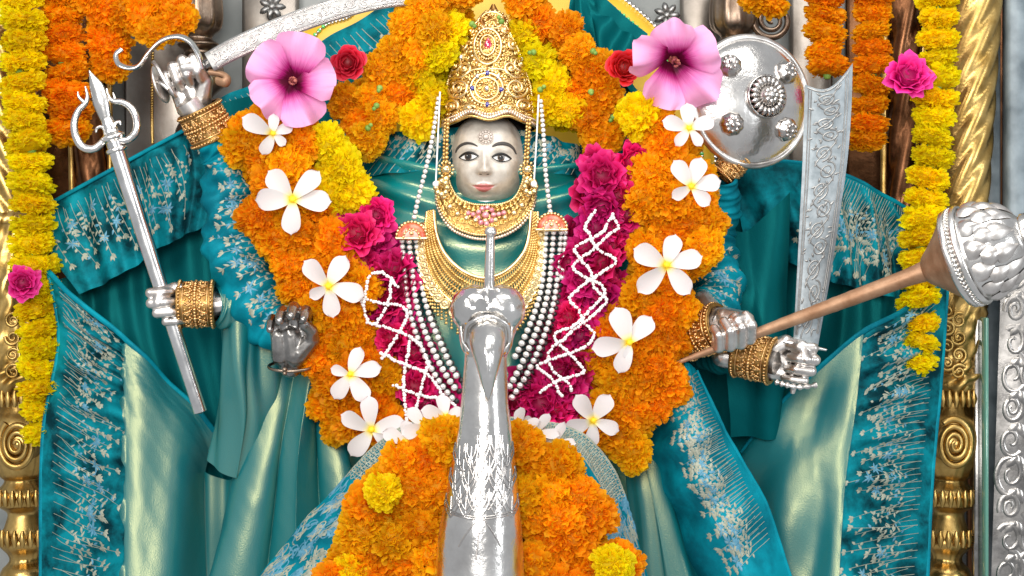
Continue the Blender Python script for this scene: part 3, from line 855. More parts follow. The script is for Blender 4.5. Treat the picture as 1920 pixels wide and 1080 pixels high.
def head():
    nth, nr = 150, 90
    th = np.linspace(0, TAU, nth, endpoint=False)[:, None]
    rr = np.sin(np.linspace(0.0, 1, nr) * math.pi / 2)[None]
    rr = rr * .9995
    cs, sn = np.cos(th), np.sin(th)
    e_ = np.where(sn > 0, 2.25, 2.55); k = (np.abs(cs) ** e_ + np.abs(sn) ** e_) ** (-1 / e_)
    X = FA * 1000 * k * cs * rr; Z = np.where(sn > 0, FCT, FCB) * 1000 * k * sn * rr
    F = fpoint(X, Z)
    back = []
    for q in np.linspace(.1, 1, 12):
        a = q * math.pi / 2
        back.append(np.stack([FC[0] + X[:, -1] / 1000 * math.cos(a) ** .8, np.full(nth, FC[1] + .075 * math.sin(a)), FC[2] + Z[:, -1] / 1000 * math.cos(a) ** .8], -1))
    G = np.concatenate([F, np.array(back).transpose(1, 0, 2)], 1)
    base = np.array((.64, .585, .515)); lip = np.array((.55, .17, .16))
    xx, zz = X, Z
    dx = xx + 6; zc = -50.2 + .0075 * dx ** 2
    up_ = zc + 5.6 * np.clip(1 - (dx / 21.5) ** 2, 0, 1) + 1.2 * np.exp(-((np.abs(dx) - 5) / 4) ** 2) - .8 * np.exp(-(dx / 2.5) ** 2)
    lo_ = zc - 8.6 * np.clip(1 - (dx / 18.5) ** 2, 0, 1)
    upper = ((zz > zc) & (zz < up_) & (np.abs(dx) < 21)) * .92
    lower = ((zz <= zc) & (zz > lo_) & (np.abs(dx) < 20)) * 1.0
    mk = np.clip(upper + lower, 0, 1)[..., None]
    col = base * (1 - mk) + lip * mk
    col = np.concatenate([col, np.tile(base, (nth, 12, 1))], 1)
    m = MB(); m.grid(G, close=True, col=col, flip=True)
    h = m.build('head', M['face'], ST)
    # eyes: almond of white, iris, pupil, a white bead as painted catchlight; black lids
    for cx, cz, tilt, sx in ((-33.5, 5.5, .04, 1), (27.0, 3.0, -.06, 1)):
        m = MB()
        e = MB()
        n = 22; q = np.linspace(-1, 1, n)
        up = 7.0 * (1 - np.abs(q) ** 2.0); lo = -5.8 * (1 - np.abs(q) ** 2.2)
        def ep(x, y, lift):
            xr = cx + x * math.cos(tilt) - y * math.sin(tilt); zr = cz + x * math.sin(tilt) + y * math.cos(tilt)
            return fpoint(xr, zr, lift)
        rows = [ep(q * 17, lo + (up - lo) * k, .0012 + .0022 * (1 - np.abs(q) ** 2) * math.sin(math.pi * k)) for k in np.linspace(0, 1, 9)]
        e.grid(np.array(rows))
        def disc(rad, lift, mi):
            e.m = mi
            ang = np.linspace(0, TAU, 24, endpoint=False)
            pts = []
            for a in ang:
                x = -1.0 + rad * math.cos(a); y = .6 + rad * math.sin(a)
                y = min(y, 6.3 * (1 - abs(x / 17) ** 2)); y = max(y, -5.3 * (1 - abs(x / 17) ** 2.2))
                pts.append(ep(np.array(x), np.array(y), lift))
            c = ep(np.array(-1.0), np.array(.6), lift + .0004)
            e.add(np.vstack([pts, c[None]]), [(i, (i + 1) % 24, 24) for i in range(24)])
        disc(6.6, .0044, 1); disc(4.3, .0050, 2)
        e.m = 3; e.beads([ep(np.array(-2.6), np.array(2.2), .0050)], .0009)
        e.build('eye', [M['eye_white'], M['iris'], M['black'], M['eye_white']], h)
        m.tube(ep(q * 17.8, up * 1.06 + .2, .0032), .0015 + .0012 * (1 - q ** 2), 6)
        m.tube(ep(q * 17.2, lo * 1.05 - .1, .0030), .0006 + .0004 * (1 - q ** 2), 6)
        m.build('eyelid_line', M['black'], h)
    for pts in ([(-58, 15), (-54, 22), (-46, 28), (-36, 30.5), (-26, 29), (-17, 24.5)], [(10, 24), (19, 28.5), (30, 30), (41, 27.5), (49, 21), (54, 12)]):
        p = catmull(pts, 26)
        q = np.linspace(0, 1, 26)
        m = MB(); m.tube(fpoint(p[:, 0], p[:, 1], .0010), ((.0013 + .0024 * sin(math.pi * q) ** .7)), 7, sq=.5)
        m.build('eyebrow', M['greypaint'], h)
    # nostrils: dark beads, the shade of the holes in their colour
    m = MB()
    for x in (-11, 1.5): m.beads([fpoint(np.array(x), np.array(-26.6), -.0012)], .0026, squash=np.array((1.3, .8, .55)))
    m.build('nostril', M['hollow_shade'], h)
    # forehead mark: ring of petals round a boss
    m = MB(); c = fpoint(np.array(-2.0), np.array(41.5), .002)
    m.beads([c], .0058, fine=True, squash=np.array((1, .6, 1)))
    for k in range(12):
        a = k / 12 * TAU
        m.beads([fpoint(np.array(-2 + 10.5 * math.cos(a)), np.array(41.5 + 10.5 * math.sin(a)), .001)], .0034, squash=np.array((1, .5, 1)))
    a = np.linspace(0, TAU, 30, endpoint=False)
    m.tube(fpoint(-2 + 7 * np.cos(a), 41.5 + 7 * np.sin(a), .0016), .0013, 6, closed=True)
    m.tube(fpoint(-2 + 14 * np.cos(a), 41.5 + 14 * np.sin(a), .0004), .0010, 6, closed=True)
    m.c = [c_ * np.array((.62, .54, .48)) for c_ in m.c]; m.build('forehead_mark', M['face'], h)
    # dark ball puts the shade under the crown into its colour, and the neck
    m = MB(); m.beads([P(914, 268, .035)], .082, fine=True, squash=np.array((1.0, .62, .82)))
    m.build('hollow_shade', M['hollow_shade'], ST)
    m = MB(); m.tube(catmull([P(912, 340, .02), P(912, 400, .015), P(910, 470, .03)], 14), np.linspace(.05, .07, 14), 24)
    m.build('neck', M['face'], ST)
    return h
HEAD = head()

# hands: finger chains and palm grown into one skin by a voxel remesh
def cone_link(mb, a, b, ra, rb, n=10):
    a, b = np.asarray(a, float), np.asarray(b, float)
    k = np.linspace(0, 1, 4)[:, None]
    mb.tube(a * (1 - k) + b * k, ra + (rb - ra) * k[:, 0], n)
    mb.beads([a], ra, fine=True); mb.beads([b], rb, fine=True)
def hand_mesh(X, Y, Z, o, size, curls, thumb, wrist=.45, voxel=.0019, spread=.02):
    X, Y, Z = nrm(X), nrm(Y), nrm(Z)
    B = np.stack([X, Y, Z], 1) * size
    T = lambda p: np.asarray(o) + B @ np.asarray(p, float)
    m = MB()
    knx = (.20, .07, -.06, -.18); kny = (.50, .525, .505, .46); L = ((.27, .17, .12), (.30, .19, .13), (.28, .18, .125), (.22, .14, .11)); R = (.074, .077, .073, .064)
    s = size
    cone_link(m, T((0, -wrist, 0)), T((0, .02, 0)), .145 * s, .15 * s, 14)
    for i in range(4):
        cone_link(m, T((knx[i] * .55, .06, 0)), T((knx[i], kny[i] - .02, 0)), .12 * s, .082 * s)
        p = np.array((knx[i], kny[i], 0.0)); a = 0
        for j in range(3):
            a += curls[i][j]
            d = np.array((spread * (1.5 - i) * (1 if a < 1.5 else -.3), math.cos(a), -math.sin(a)))
            q = p + nrm(d) * L[i][j]
            cone_link(m, T(p), T(q), R[i] * s * (1 - .08 * j), R[i] * s * (.94 - .10 * j))
            p = q
    cone_link(m, T((-.10, .04, -.03)), T((-.13, .30, -.05)), .13 * s, .10 * s)
    cone_link(m, T((.06, .05, -.05)), T((.02, .30, -.04)), .15 * s, .13 * s)
    cone_link(m, T((.10, .08, -.06)), T(thumb[0]), .14 * s, .10 * s)
    for k in range(len(thumb) - 1):
        cone_link(m, T(thumb[k]), T(thumb[k + 1]), (.084 - .008 * k) * s, (.078 - .010 * k) * s)
    if np.linalg.det(B) < 0:
        m.f = [q[::-1] for q in m.f]
    me = m.mesh('hand_rough', M['silver_hand'])
    ob = bpy.data.objects.new('hand_rough', me); COL.objects.link(ob)
    r = ob.modifiers.new('r', 'REMESH'); r.mode = 'VOXEL'; r.voxel_size = voxel; r.use_smooth_shade = True
    sm = ob.modifiers.new('s', 'SMOOTH'); sm.iterations = 2; sm.factor = .45
    dg = bpy.context.evaluated_depsgraph_get()
    out = bpy.data.meshes.new_from_object(ob.evaluated_get(dg))
    bpy.data.objects.remove(ob)
    out.name = 'hand'
    return out
FIST = [(1.30, 1.65, .85), (1.33, 1.65, .85), (1.36, 1.65, .85), (1.40, 1.65, .85)]
FTH = [(.24, .27, -.13), (.22, .44, -.26), (.07, .50, -.33)]
GRIP = np.array((0, .44, -.155))       # where the held rod passes, in hand lengths
def fist(rodpt, X, Y, Z, size, mat, curls=FIST, thumb=FTH, name='hand', label=None):
    X, Y, Z = nrm(X), nrm(Y), nrm(Z)
    o = np.asarray(rodpt) - (np.stack([X, Y, Z], 1) * size) @ GRIP
    me = hand_mesh(X, Y, Z, o, size, curls, thumb)
    me.materials.clear(); me.materials.append(mat)
    h = place(name, me, ST, Matrix.Identity(4))
    return h, o
def bangle(a, b, r, label, mat='gold_brown', sq=1.0, rows=5):
    """broad bangle from a to b with rims and a carved field"""
    a, b = np.asarray(a), np.asarray(b); ax = b - a; L = np.linalg.norm(ax)
    t = thing('bangle', label, 'bangle', (a + b) / 2, 'gold bangles on the wrists')
    m = MB()
    prof = catmull([(r * .90, 0), (r * 1.04, 0), (r * 1.07, L * .05), (r * 1.0, L * .1), (r * .985, L * .5), (r * 1.0, L * .9), (r * 1.07, L * .95), (r * 1.04, L), (r * .90, L)], 40)
    m.lathe(prof, a, ax, 48); m.build('band', M['gold_base'], t)
    axn = nrm(ax); ref = np.array((0, 0, 1.0)) if abs(axn[2]) < .9 else np.array((1.0, 0, 0))
    e1 = nrm(ref - axn * np.dot(ref, axn)); e2 = np.cross(axn, e1)
    def cyl(th, z, k=1.0): return a + axn * z + r * k * (math.cos(th) * e1 + math.sin(th) * e2)
    d = MB()
    n = 40
    for z in (.07, .93):
        d.beads([cyl(i / n * TAU, z * L, 1.07) for i in range(n)], .0030)
    for z in (.17, .83):
        d.tube([cyl(i / 60 * TAU, z * L, 1.02) for i in range(60)], .0014, 6, closed=True)
    nm = 14
    for i in range(nm):
        th = i / nm * TAU
        for kk in range(6):
            an = kk / 6 * TAU
            d.beads([cyl(th + math.cos(an) * .15, L * (.5 + .15 * math.sin(an)), 1.02)], .0034, squash=None)
        d.beads([cyl(th, L * .5, 1.03)], .0042)
        for kk in range(7):
            z_ = .24 + .52 * kk / 6
            d.beads([cyl(th + .224, L * z_, 1.01), cyl(th + .10 * (kk % 2), L * z_, 1.0)], .0024)
        for sg in (-1, 1):
            sp = scroll_pts((0, 0), 1, 1.2, sg * 1.57, sg, 12)
            d.tube([cyl(th + .22 + p[0] * .11, L * (.5 + sg * .2) + p[1] * L * .11, 1.02) for p in sp], .0014, 5)
    d.build('carving', M[mat], t, kind='stuff')
    return t

# ---- raised sword hand (statue's right, picture left)
h1, o1 = fist(P(342, 140, -.06), (.9, 0, .33), (-.28, -.12, .9), (0, 1, .1), .150, M['silver_hand'])
bangle(P(372, 203, -.045), P(402, 262, -.03), .041, 'gold bangle below the raised hand that holds the curved sword')
# ---- trident hand
h2, o2 = fist(P(313, 577, -.072), (-.3, 0, .95), (-.97, -.02, -.06), (0, 1, 0), .142, M['silver_hand'])
bangle(P(334, 571, -.052), P(404, 570, -.048), .041, 'gold bangle beside the fist that grips the trident')
# ---- open hand in front
op = [(1.0, .55, .35), (.95, .55, .35), (1.0, .55, .35), (1.1, .6, .35)]
me = hand_mesh((1, 0, 0.05), (.02, -.25, .97), (0, .97, .25), P(545, 672, -.10), .152, op, [(.26, .24, -.08), (.27, .38, -.18), (.20, .48, -.26)], wrist=.10, spread=.03)
me.materials.clear(); me.materials.append(M['silver_dark'])  # dark silver puts the dark room's reflection into the palm's colour
h3 = place('hand', me, ST, Matrix.Identity(4)); h3['label'] = 'dark open palm'
t = thing('thin_bangle', 'thin bronze wire bangle with drop under the dark open palm', 'bangle', P(545, 690, -.1))
m = MB(); a = np.linspace(0, TAU, 50, endpoint=False)
m.tube(np.array([P(545, 668, -.10) + np.array((.040 * math.cos(k), .028 * math.sin(k), .008 * math.sin(k) - .018)) for k in a]), .0030, 8, closed=True)
m.build('ring', M['bronze_mid'], t)
m = MB(); m.beads([P(534, 693, -.13), P(534, 700, -.13)], [.005, .004], fine=True); m.build('drop', M['bronze_mid'], t)
# ---- mace hand
h4, o4 = fist(P(1372, 622, -.13), (.93, 0, .33), (.30, -.72, -.52), (.15, .55, -.82), .148, M['silver_hand'])
bangle(P(1284, 632, -.03), P(1352, 612, -.08), .043, 'gold bangle on the wrist behind the mace handle')
# ---- lower sword hand
h5, o5 = fist(P(1499, 683, -.06), (.06, 0, .99), (.97, -.12, -.1), (0, 1, 0), .155, M['silver_hand'])
bangle(P(1380, 662, -.02), P(1452, 678, -.05), .041, 'gold bangle beside the fist that grips the broad upright sword')
# ---- shield arm: only the bangle shows under the rim
bangle(P(1352, 330, .01), P(1392, 290, .01), .025, 'gold bangle half hidden under the lower rim of the round shield')

# arms under the sleeves and the sleeves themselves
def sleeve(pts, rad, mat, seed, emb=None, wr=.15, freq=26):
    c = catmull(PP(pts), 80); r = catmull(np.array(rad)[:, None], 80)[:, 0] / 1000
    n = 44
    t = nrm(np.gradient(c, axis=0))
    up = np.array((0, 1.0, 0))
    A = nrm(np.cross(t, up)); B = nrm(np.cross(t, A))
    th = np.linspace(0, TAU, n, endpoint=False)[:, None]
    z = np.linspace(0, 1, 80)[None]
    R = r[None] * (1 + wr * sin(z * freq * 3 + 2.2 * sin(th + seed)) * .5 + wr * .7 * sin(z * freq * 1.3 + 3 * th + seed))
    G = c[None] + R[..., None] * (np.cos(th)[..., None] * A[None] + np.sin(th)[..., None] * B[None])
    m = MB(); m.grid(G, close=True)
    o = m.build('sleeve', mat, ST)
    if emb:
        GG = np.concatenate([G, G[:1]], 0)
        S = Surf(GG); S.N = nrm(GG - c[None])
        embroidery(o, S, emb)
    return o
sleeve([(398, 258, -.03), (425, 300, -.02), (432, 400, -.01), (450, 500, -.02), (500, 590, -.04), (545, 640, -.06)], [36, 44, 50, 58, 52, 36], M['velvet'], 1,
       [dict(u0=.62, u1=.99, n=34, seed=51, v0=.15, v1=.9), dict(u0=.01, u1=.35, n=34, seed=52, v0=.15, v1=.9)])
sleeve([(400, 572, -.046), (440, 572, -.02), (540, 520, .08)], [34, 44, 62], M['silk'], 2, wr=.06)
sleeve([(1290, 628, -.03), (1345, 560, .02), (1325, 470, .06), (1300, 380, .08)], [38, 46, 54, 60], M['velvet'], 3,
       [dict(u0=.0, u1=.5, n=20, seed=53, v0=.1, v1=.6), dict(u0=.5, u1=.99, n=20, seed=54, v0=.1, v1=.6)])
sleeve([(1385, 664, .0), (1330, 650, .06), (1260, 560, .1)], [36, 44, 60], M['silk_dark'], 4, wr=.05)
sleeve([(1350, 330, .0), (1345, 400, .05), (1300, 470, .08)], [30, 44, 60], M['velvet'], 5, wr=.08)
for p in ([(352, 190, -.05), (375, 225, -.04), (400, 262, -.03)], [(330, 571, -.05), (370, 571, -.045), (406, 571, -.045)], [(1280, 634, -.02), (1320, 622, -.05), (1354, 612, -.085)], [(1380, 662, -.02), (1420, 671, -.035), (1458, 680, -.055)]):
    m = MB(); m.tube(catmull(PP(p), 12), .024, 18); m.build('forearm', M['silver_hand'], ST)

# ------------------------------------------------------------------ crown
M['pearl_gold'] = metal('rose_gold_pearls', (.62, .46, .34), (.86, .72, .58), .28, 40, metallic=.8)
def crown():
    t = thing('crown', 'tall gold filigree crown set with a red drop stone above the face', 'crown', P(919, 240, -.0))
    tab = np.array([(243, 85, 918), (235, 86, 918), (200, 85, 919), (170, 81, 919), (150, 76, 919), (125, 67, 920), (100, 58, 921), (80, 49, 922), (60, 39, 923), (45, 31, 924), (30, 19, 925), (20, 9, 925), (8, 3, 925)], float)
    py = np.linspace(243, 8, 70)
    w = np.interp(py, tab[::-1, 0], tab[::-1, 1]); cx = np.interp(py, tab[::-1, 0], tab[::-1, 2])
    n = 96
    u = np.linspace(0, 1, n + 1)
    th = TAU * u - 1.5 * math.pi
    YC = .0
    G = np.zeros((n + 1, 70, 3))
    for j in range(70):
        c = P(cx[j], py[j], YC)
        G[:, j, 0] = c[0] + w[j] / 1000 * np.cos(th); G[:, j, 1] = YC + w[j] / 1000 * 1.02 * np.sin(th); G[:, j, 2] = c[2]
        front = np.clip(-np.sin(th), 0, 1)
        if py[j] > 205:                      # lower edge rises in an arch over the brow
            lift = (py[j] - 205) / 38 * (.011 * front ** .8 + .015 * np.exp(-((np.abs(np.cos(th)) - .42) / .26) ** 2) * front)
            G[:, j, 2] += lift
    S = Surf(G)
    C0 = np.stack([np.array([P(cx[j], py[j], YC) for j in range(70)])] * (n + 1), 0)
    S.N = nrm(G - C0 + np.array((0, 0, .0)))
    m = MB(); m.grid(G); m.build('crown_body', M['gold_base'], t)
    def uv(x, y):
        ww = np.interp(y, tab[::-1, 0], tab[::-1, 1]); c = np.interp(y, tab[::-1, 0], tab[::-1, 2])
        # the wall stands in front of the axis, so it reads slightly larger: allow for it
        dx = np.clip((x - c) / (ww * 1.02), -.995, .995)
        return ((-math.acos(dx) + 1.5 * math.pi) / TAU, (243 - y) / 235)
    def at(x, y, k=0.0):
        p, nn = S.at([uv(x, y)]); return p[0] + nn[0] * k
    def rib(mb, pts, ww, h): S.ribbon(mb, [uv(*p) for p in pts], ww, h)
    d = MB()
    r = random.Random(5)
    # filler: small scrolls and grains all over the front and sides
    y = 232
    while y > 18:
        ww = np.interp(y, tab[::-1, 0], tab[::-1, 1])
        x0 = np.interp(y, tab[::-1, 0], tab[::-1, 2])
        k = max(1, int(ww * 2 / 13))
        for i in range(k):
            x = x0 + ww * .97 * (-1 + 2 * (i + .5 + r.uniform(-.25, .25)) / k); yy = y + r.uniform(-3, 3)
            sp = scroll_pts((x, yy), r.uniform(6, 8.5), 1.5, r.uniform(0, TAU), r.choice((-1, 1)), 15)
            rib(d, sp, .0030, .0032)
            d.beads([at(x, yy, .002)], .0026)
        y -= 11.5
    d.build('filigree', M['gold'], t, kind='stuff')
    e = MB()
    def ring(cx_, cy_, rx, ry, bead, cnt, tube=0):
        if cnt: e.beads([at(cx_ + rx * math.cos(a), cy_ + ry * math.sin(a), .003) for a in np.linspace(0, TAU, cnt, endpoint=False)], bead)
        if tube: e.tube([at(cx_ + rx * math.cos(a), cy_ + ry * math.sin(a), .0035) for a in np.linspace(0, TAU, 44, endpoint=False)], tube, 7, closed=True)
    ring(915, 92, 13, 20, 0, 0, .0022); ring(915, 92, 18, 27, .0029, 26); ring(915, 94, 24, 35, 0, 0, .0028); ring(915, 95, 30, 42, .0036, 30)
    ring(914, 175, 14, 14, .0030, 14); ring(914, 175, 21, 21, 0, 0, .0022); ring(914, 175, 29, 29, 0, 0, .0028); ring(914, 175, 36, 34, .0036, 34)
    ring(923, 42, 12, 12, .0028, 12); ring(923, 42, 19, 17, 0, 0, .0026); ring(924, 42, 25, 20, .003, 22)
    for sgn in (-1, 1):
        for (x, y, R, tt, h0) in ((52, 172, 20, 1.7, 0), (60, 125, 15, 1.5, 1), (42, 135, 12, 1.4, 2), (66, 205, 14, 1.6, 2.5), (45, 88, 10, 1.3, 1), (34, 218, 12, 1.4, 3), (30, 60, 8, 1.2, 0)):
            sp = scroll_pts((915 + sgn * x, y), R, tt, h0 if sgn > 0 else math.pi - h0, sgn, 34, .85)
            e.tube([at(*p, .0035) for p in sp], np.linspace(.0034, .0022, 34), 7)
            e.beads([at(915 + sgn * x, y, .003)], .0050, fine=True)
        arc = catmull([(915 + sgn * 4, 138), (915 + sgn * 28, 140), (915 + sgn * 48, 152), (915 + sgn * 70, 150)], 24)
        e.tube([at(*p, .003) for p in arc], .0026, 7)
        arc = catmull([(915 + sgn * 83, 215), (915 + sgn * 81, 180), (915 + sgn * 73, 145), (915 + sgn * 60, 108), (915 + sgn * 46, 78), (915 + sgn * 30, 48), (919 + sgn * 10, 22)], 60)
        e.beads([at(*p, .002) for p in arc], .0034)
    e.build('ornament', M['gold_pale'], t)
    def gem(name, x, y, rx, ry, mat, drop=False):
        g = MB(); c = at(x, y, .004)
        V, F, _, _ = ico()
        v = V.copy()
        if drop: v[:, 0] *= np.where(v[:, 2] > 0, 1 - .75 * v[:, 2], 1)
        g.add(v * np.array((rx, .0035, ry)) + c, F); g.build(name, mat, t)
    gem('red_stone', 916, 90, .0075, .0135, M['ruby'], True)
    for x, y in ((915, 205), (888, 174), (940, 177), (915, 146)): gem('blue_stone', x, y, .0046, .0050, M['sapphire'])
    for x, y in ((914, 175), (868, 112), (976, 115), (897, 152), (934, 153)): gem('clear_stone', x, y, .0044, .0055, M['silver'])
    # pearl row along the brow edge
    q = MB(); lo = S.at([(a, .012) for a in np.linspace(.27, .73, 50)])
    q.beads(lo[0] + lo[1] * .003, .0040, fine=True)
    lo = S.at([(a, .05) for a in np.linspace(.26, .74, 56)]); q.beads(lo[0] + lo[1] * .003, .0030)
    q.build('brow_pearls', M['pearl_gold'], t)
    q = MB(); q.tube(lo[0] + lo[1] * .001 + np.array((0, 0, -.010)), .003, 7); q.build('brow_rim', M['gold'], t)
crown()

# chains, threads and strands at the sides of the face
def bead_line(mb, pts, r0, r1=None, gap=2.02, dark=None):
    """beads strung one after another along a curve of pixel points"""
    c = catmull(PP(pts), 400)
    s = np.concatenate([[0], np.cumsum(np.linalg.norm(np.diff(c, axis=0), axis=1))])
    r1 = r0 if r1 is None else r1
    x = 0; out = []; R = []
    while x < s[-1]:
        k = x / s[-1]; r = r0 + (r1 - r0) * k
        out.append([np.interp(x, s, c[:, i]) for i in range(3)]); R.append(r); x += r * gap
    mb.beads(out, np.array(R), fine=True)
    if dark is not None:
        mid = (np.array(out[:-1]) + np.array(out[1:])) / 2
        dark.beads(mid, np.array(R[:-1]) * .62)
for pts, lab in (([(840, 225, -.075), (838, 270, -.07), (836, 320, -.075), (828, 352, -.085)], 'gold ear chain with round drop beside the cheek nearer the curved sword'),
                 ([(994, 225, -.075), (991, 270, -.07), (989, 320, -.075), (994, 350, -.085)], 'gold ear chain with round drop beside the cheek nearer the shield')):
    t = thing('ear_chain', lab, 'ear chain', P(*pts[0]), 'gold ear chains')
    m = MB(); bead_line(m, pts, .0036, .0044); bead_line(m, [(x - 5, y, z + .006) for x, y, z in pts], .003, .0036); m.build('chain', M['gold'], t)
    m = MB(); c = P(pts[2][0], pts[2][1] - 2, -.082); m.beads([c, c + np.array((0, 0, -.017))], [.0105, .007], fine=True)
    m.beads([c + np.array((math.cos(a) * .0135, -.002, math.sin(a) * .0135)) for a in np.linspace(0, TAU, 12, endpoint=False)], .0032)
    c2 = P(pts[-1][0], pts[-1][1], -.092)
    for k in range(8): m.beads([c2 + np.array((math.cos(k / 8 * TAU) * .010, 0, math.sin(k / 8 * TAU) * .012))], .006, fine=True)
    m.build('ear_drop', M['gold_pale'], t)
for pts, lab in (([(825, 172, -.085), (821, 260, -.09), (817, 345, -.095)], 'thin white cord hanging from the crown on the side nearer the curved sword'),
                 ([(1010, 178, -.085), (1006, 260, -.09), (1001, 345, -.095)], 'thin white cord hanging from the crown on the side nearer the shield')):
    m = MB(); m.tube(catmull(PP(pts), 20), .0015, 6); m.beads([P(*pts[-1])], .006, fine=True)
    tag(m.build('cord', M['thread']), lab, 'cord', 'white cords of the crown')

def tassel(side):
    L = side < 0
    t = thing('bead_tassel', 'silver bead strands with half moon pendant beside the ' + ('rose garland nearer the trident' if L else 'rose garland nearer the mace'), 'bead necklace', P(772 if L else 1033, 430, -.09), 'silver bead tassels')
    top = [(822, 185, -.08), (812, 250, -.085), (800, 310, -.09), (786, 365, -.09), (776, 410, -.09)] if L else [(1014, 190, -.08), (1019, 250, -.085), (1022, 310, -.09), (1027, 360, -.09), (1032, 398, -.09)]
    a, dk = MB(), MB()
    bead_line(a, top, .0044, .0048, dark=dk)
    a.build('hanging_strand', M['pearl'], t)
    # half moon pendant
    c = P(772, 446, -.10) if L else P(1034, 430, -.10)
    m = MB()
    G = []
    for k in np.linspace(0, math.pi, 20):
        G.append([c + np.array((math.cos(k) * r, -y, math.sin(k) * r * 1.05)) for r, y in ((.0, .010), (.012, .011), (.022, .009), (.026, .004), (.027, -.004))])
    m.grid(np.array(G)); m.build('pendant', M['redstone'], t)
    m = MB()
    m.beads([c + np.array((math.cos(k) * .028, -.004, math.sin(k) * .029)) for k in np.linspace(0, math.pi, 15)], .0036)
    m.beads([c + np.array((math.cos(k) * .015, -.010, math.sin(k) * .015)) for k in np.linspace(0.1, math.pi - .1, 8)], .0032)
    m.tube([c + np.array((x, -.008, -.001)) for x in np.linspace(-.028, .028, 8)], .0030, 7)
    m.beads([c + np.array((0, -.011, .008))], .0042, fine=True)
    m.build('pendant_rim', M['gold_pale'], t)
    if L: strands = [[(754, 452, -.085), (758, 500, -.085), (764, 560, -.09), (778, 620, -.095), (803, 680, -.10), (828, 722, -.10), (852, 752, -.10)],
                     [(767, 453, -.09), (772, 500, -.09), (779, 560, -.095), (793, 612, -.10), (816, 665, -.105), (838, 706, -.105), (858, 735, -.105)],
                     [(780, 452, -.085), (786, 500, -.085), (794, 552, -.09), (808, 600, -.095), (828, 648, -.10), (846, 688, -.10), (862, 715, -.10)],
                     [(791, 452, -.08), (797, 490, -.08), (803, 540, -.085)]]
    else: strands = [[(1052, 436, -.085), (1048, 490, -.085), (1042, 545, -.09), (1030, 600, -.095), (1010, 655, -.10), (986, 705, -.10), (958, 748, -.10)],
                     [(1038, 436, -.09), (1034, 490, -.09), (1028, 545, -.095), (1014, 598, -.10), (994, 648, -.105), (972, 694, -.105), (952, 730, -.105)],
                     [(1024, 436, -.085), (1021, 490, -.085), (1014, 545, -.09), (1000, 592, -.095), (982, 635, -.10), (964, 672, -.10)],
                     [(1060, 436, -.08), (1058, 470, -.08), (1054, 520, -.085)]]
    for s_ in strands:
        a = MB(); bead_line(a, s_, .0050, .0064, gap=2.1, dark=dk); a.build('strand', M['pearl'], t)
    # a darker row of grains between and behind
    for s_ in strands[:3]: bead_line(dk, [(x + 6, y + 3, z + .012) for x, y, z in s_], .0046, .0056, gap=2.2)
    dk.build('dark_grains', M['bead_dark'], t, kind='stuff')
tassel(-1); tassel(1)

def choker():
    t = thing('choker', 'broad gold choker with pink stones and pearl edge under the chin', 'necklace', P(908, 430, -.1))
    inn = catmull([(836, 312, -.050), (843, 345, -.058), (858, 370, -.062), (884, 382, -.062), (912, 384, -.062), (942, 382, -.062), (966, 370, -.062), (980, 342, -.058), (988, 308, -.050)], 60)
    out = catmull([(818, 348, -.052), (824, 388, -.075), (846, 422, -.095), (876, 438, -.105), (908, 443, -.110), (942, 437, -.105), (974, 418, -.095), (998, 384, -.075), (1004, 344, -.052)], 60)
    mid = (inn + out) / 2; mid[:, 2] -= .012
    G = loft([inn, mid, out], 60, 16)
    S = Surf(G); m = MB(); m.grid(G); m.build('collar', M['gold_base'], t)
    d = MB(); r = random.Random(3)
    for i in range(26):
        for j in range(4):
            u = (i + .5 + (.5 if j % 2 else 0)) / 26.5; v = .14 + .25 * j
            sp = scroll_pts((0, 0), .0062, 1.4, r.uniform(0, TAU), r.choice((-1, 1)), 14)
            S.ribbon(d, [(u + a / S.lu, v + b / S.lv) for a, b in sp], .0026, .0035)
            p, nn = S.at([(u, v)]); d.beads(p + nn * .002, .0028)
    d.build('filigree', M['gold'], t, kind='stuff')
    d = MB()
    for u in np.linspace(.06, .94, 13):
        p, nn = S.at([(u, .55)]); d.beads(p + nn * .004, .0062, fine=True)
    p, nn = S.at([(u, .03) for u in np.linspace(0, 1, 60)]); d.beads(p + nn * .002, .0030)
    p, nn = S.at([(u, .97) for u in np.linspace(0, 1, 60)]); d.beads(p + nn * .002, .0034)
    d.build('boss_row', M['gold_pale'], t)
    d = MB(); p, nn = S.at([(u, 1.0) for u in np.linspace(.02, .98, 52)]); d.beads(p + nn * .002 + np.array((0, 0, -.006)), .0034, fine=True); d.build('pearl_edging', M['pearl_gold'], t)
    d = MB()
    for k in range(9):
        a = k / 9 * TAU; p, nn = S.at([(.5 + math.cos(a) * .06, .40 + math.sin(a) * .24)]); d.beads(p + nn * .005, .0052, fine=True)
    for u in (.36, .40, .60, .64): p, nn = S.at([(u, .4)]); d.beads(p + nn * .005, .0048, fine=True)
    p, nn = S.at([(.5, .4)]); d.beads(p + nn * .006, .0068, fine=True)
    d.build('pink_stones', M['pinkstone'], t)
choker()

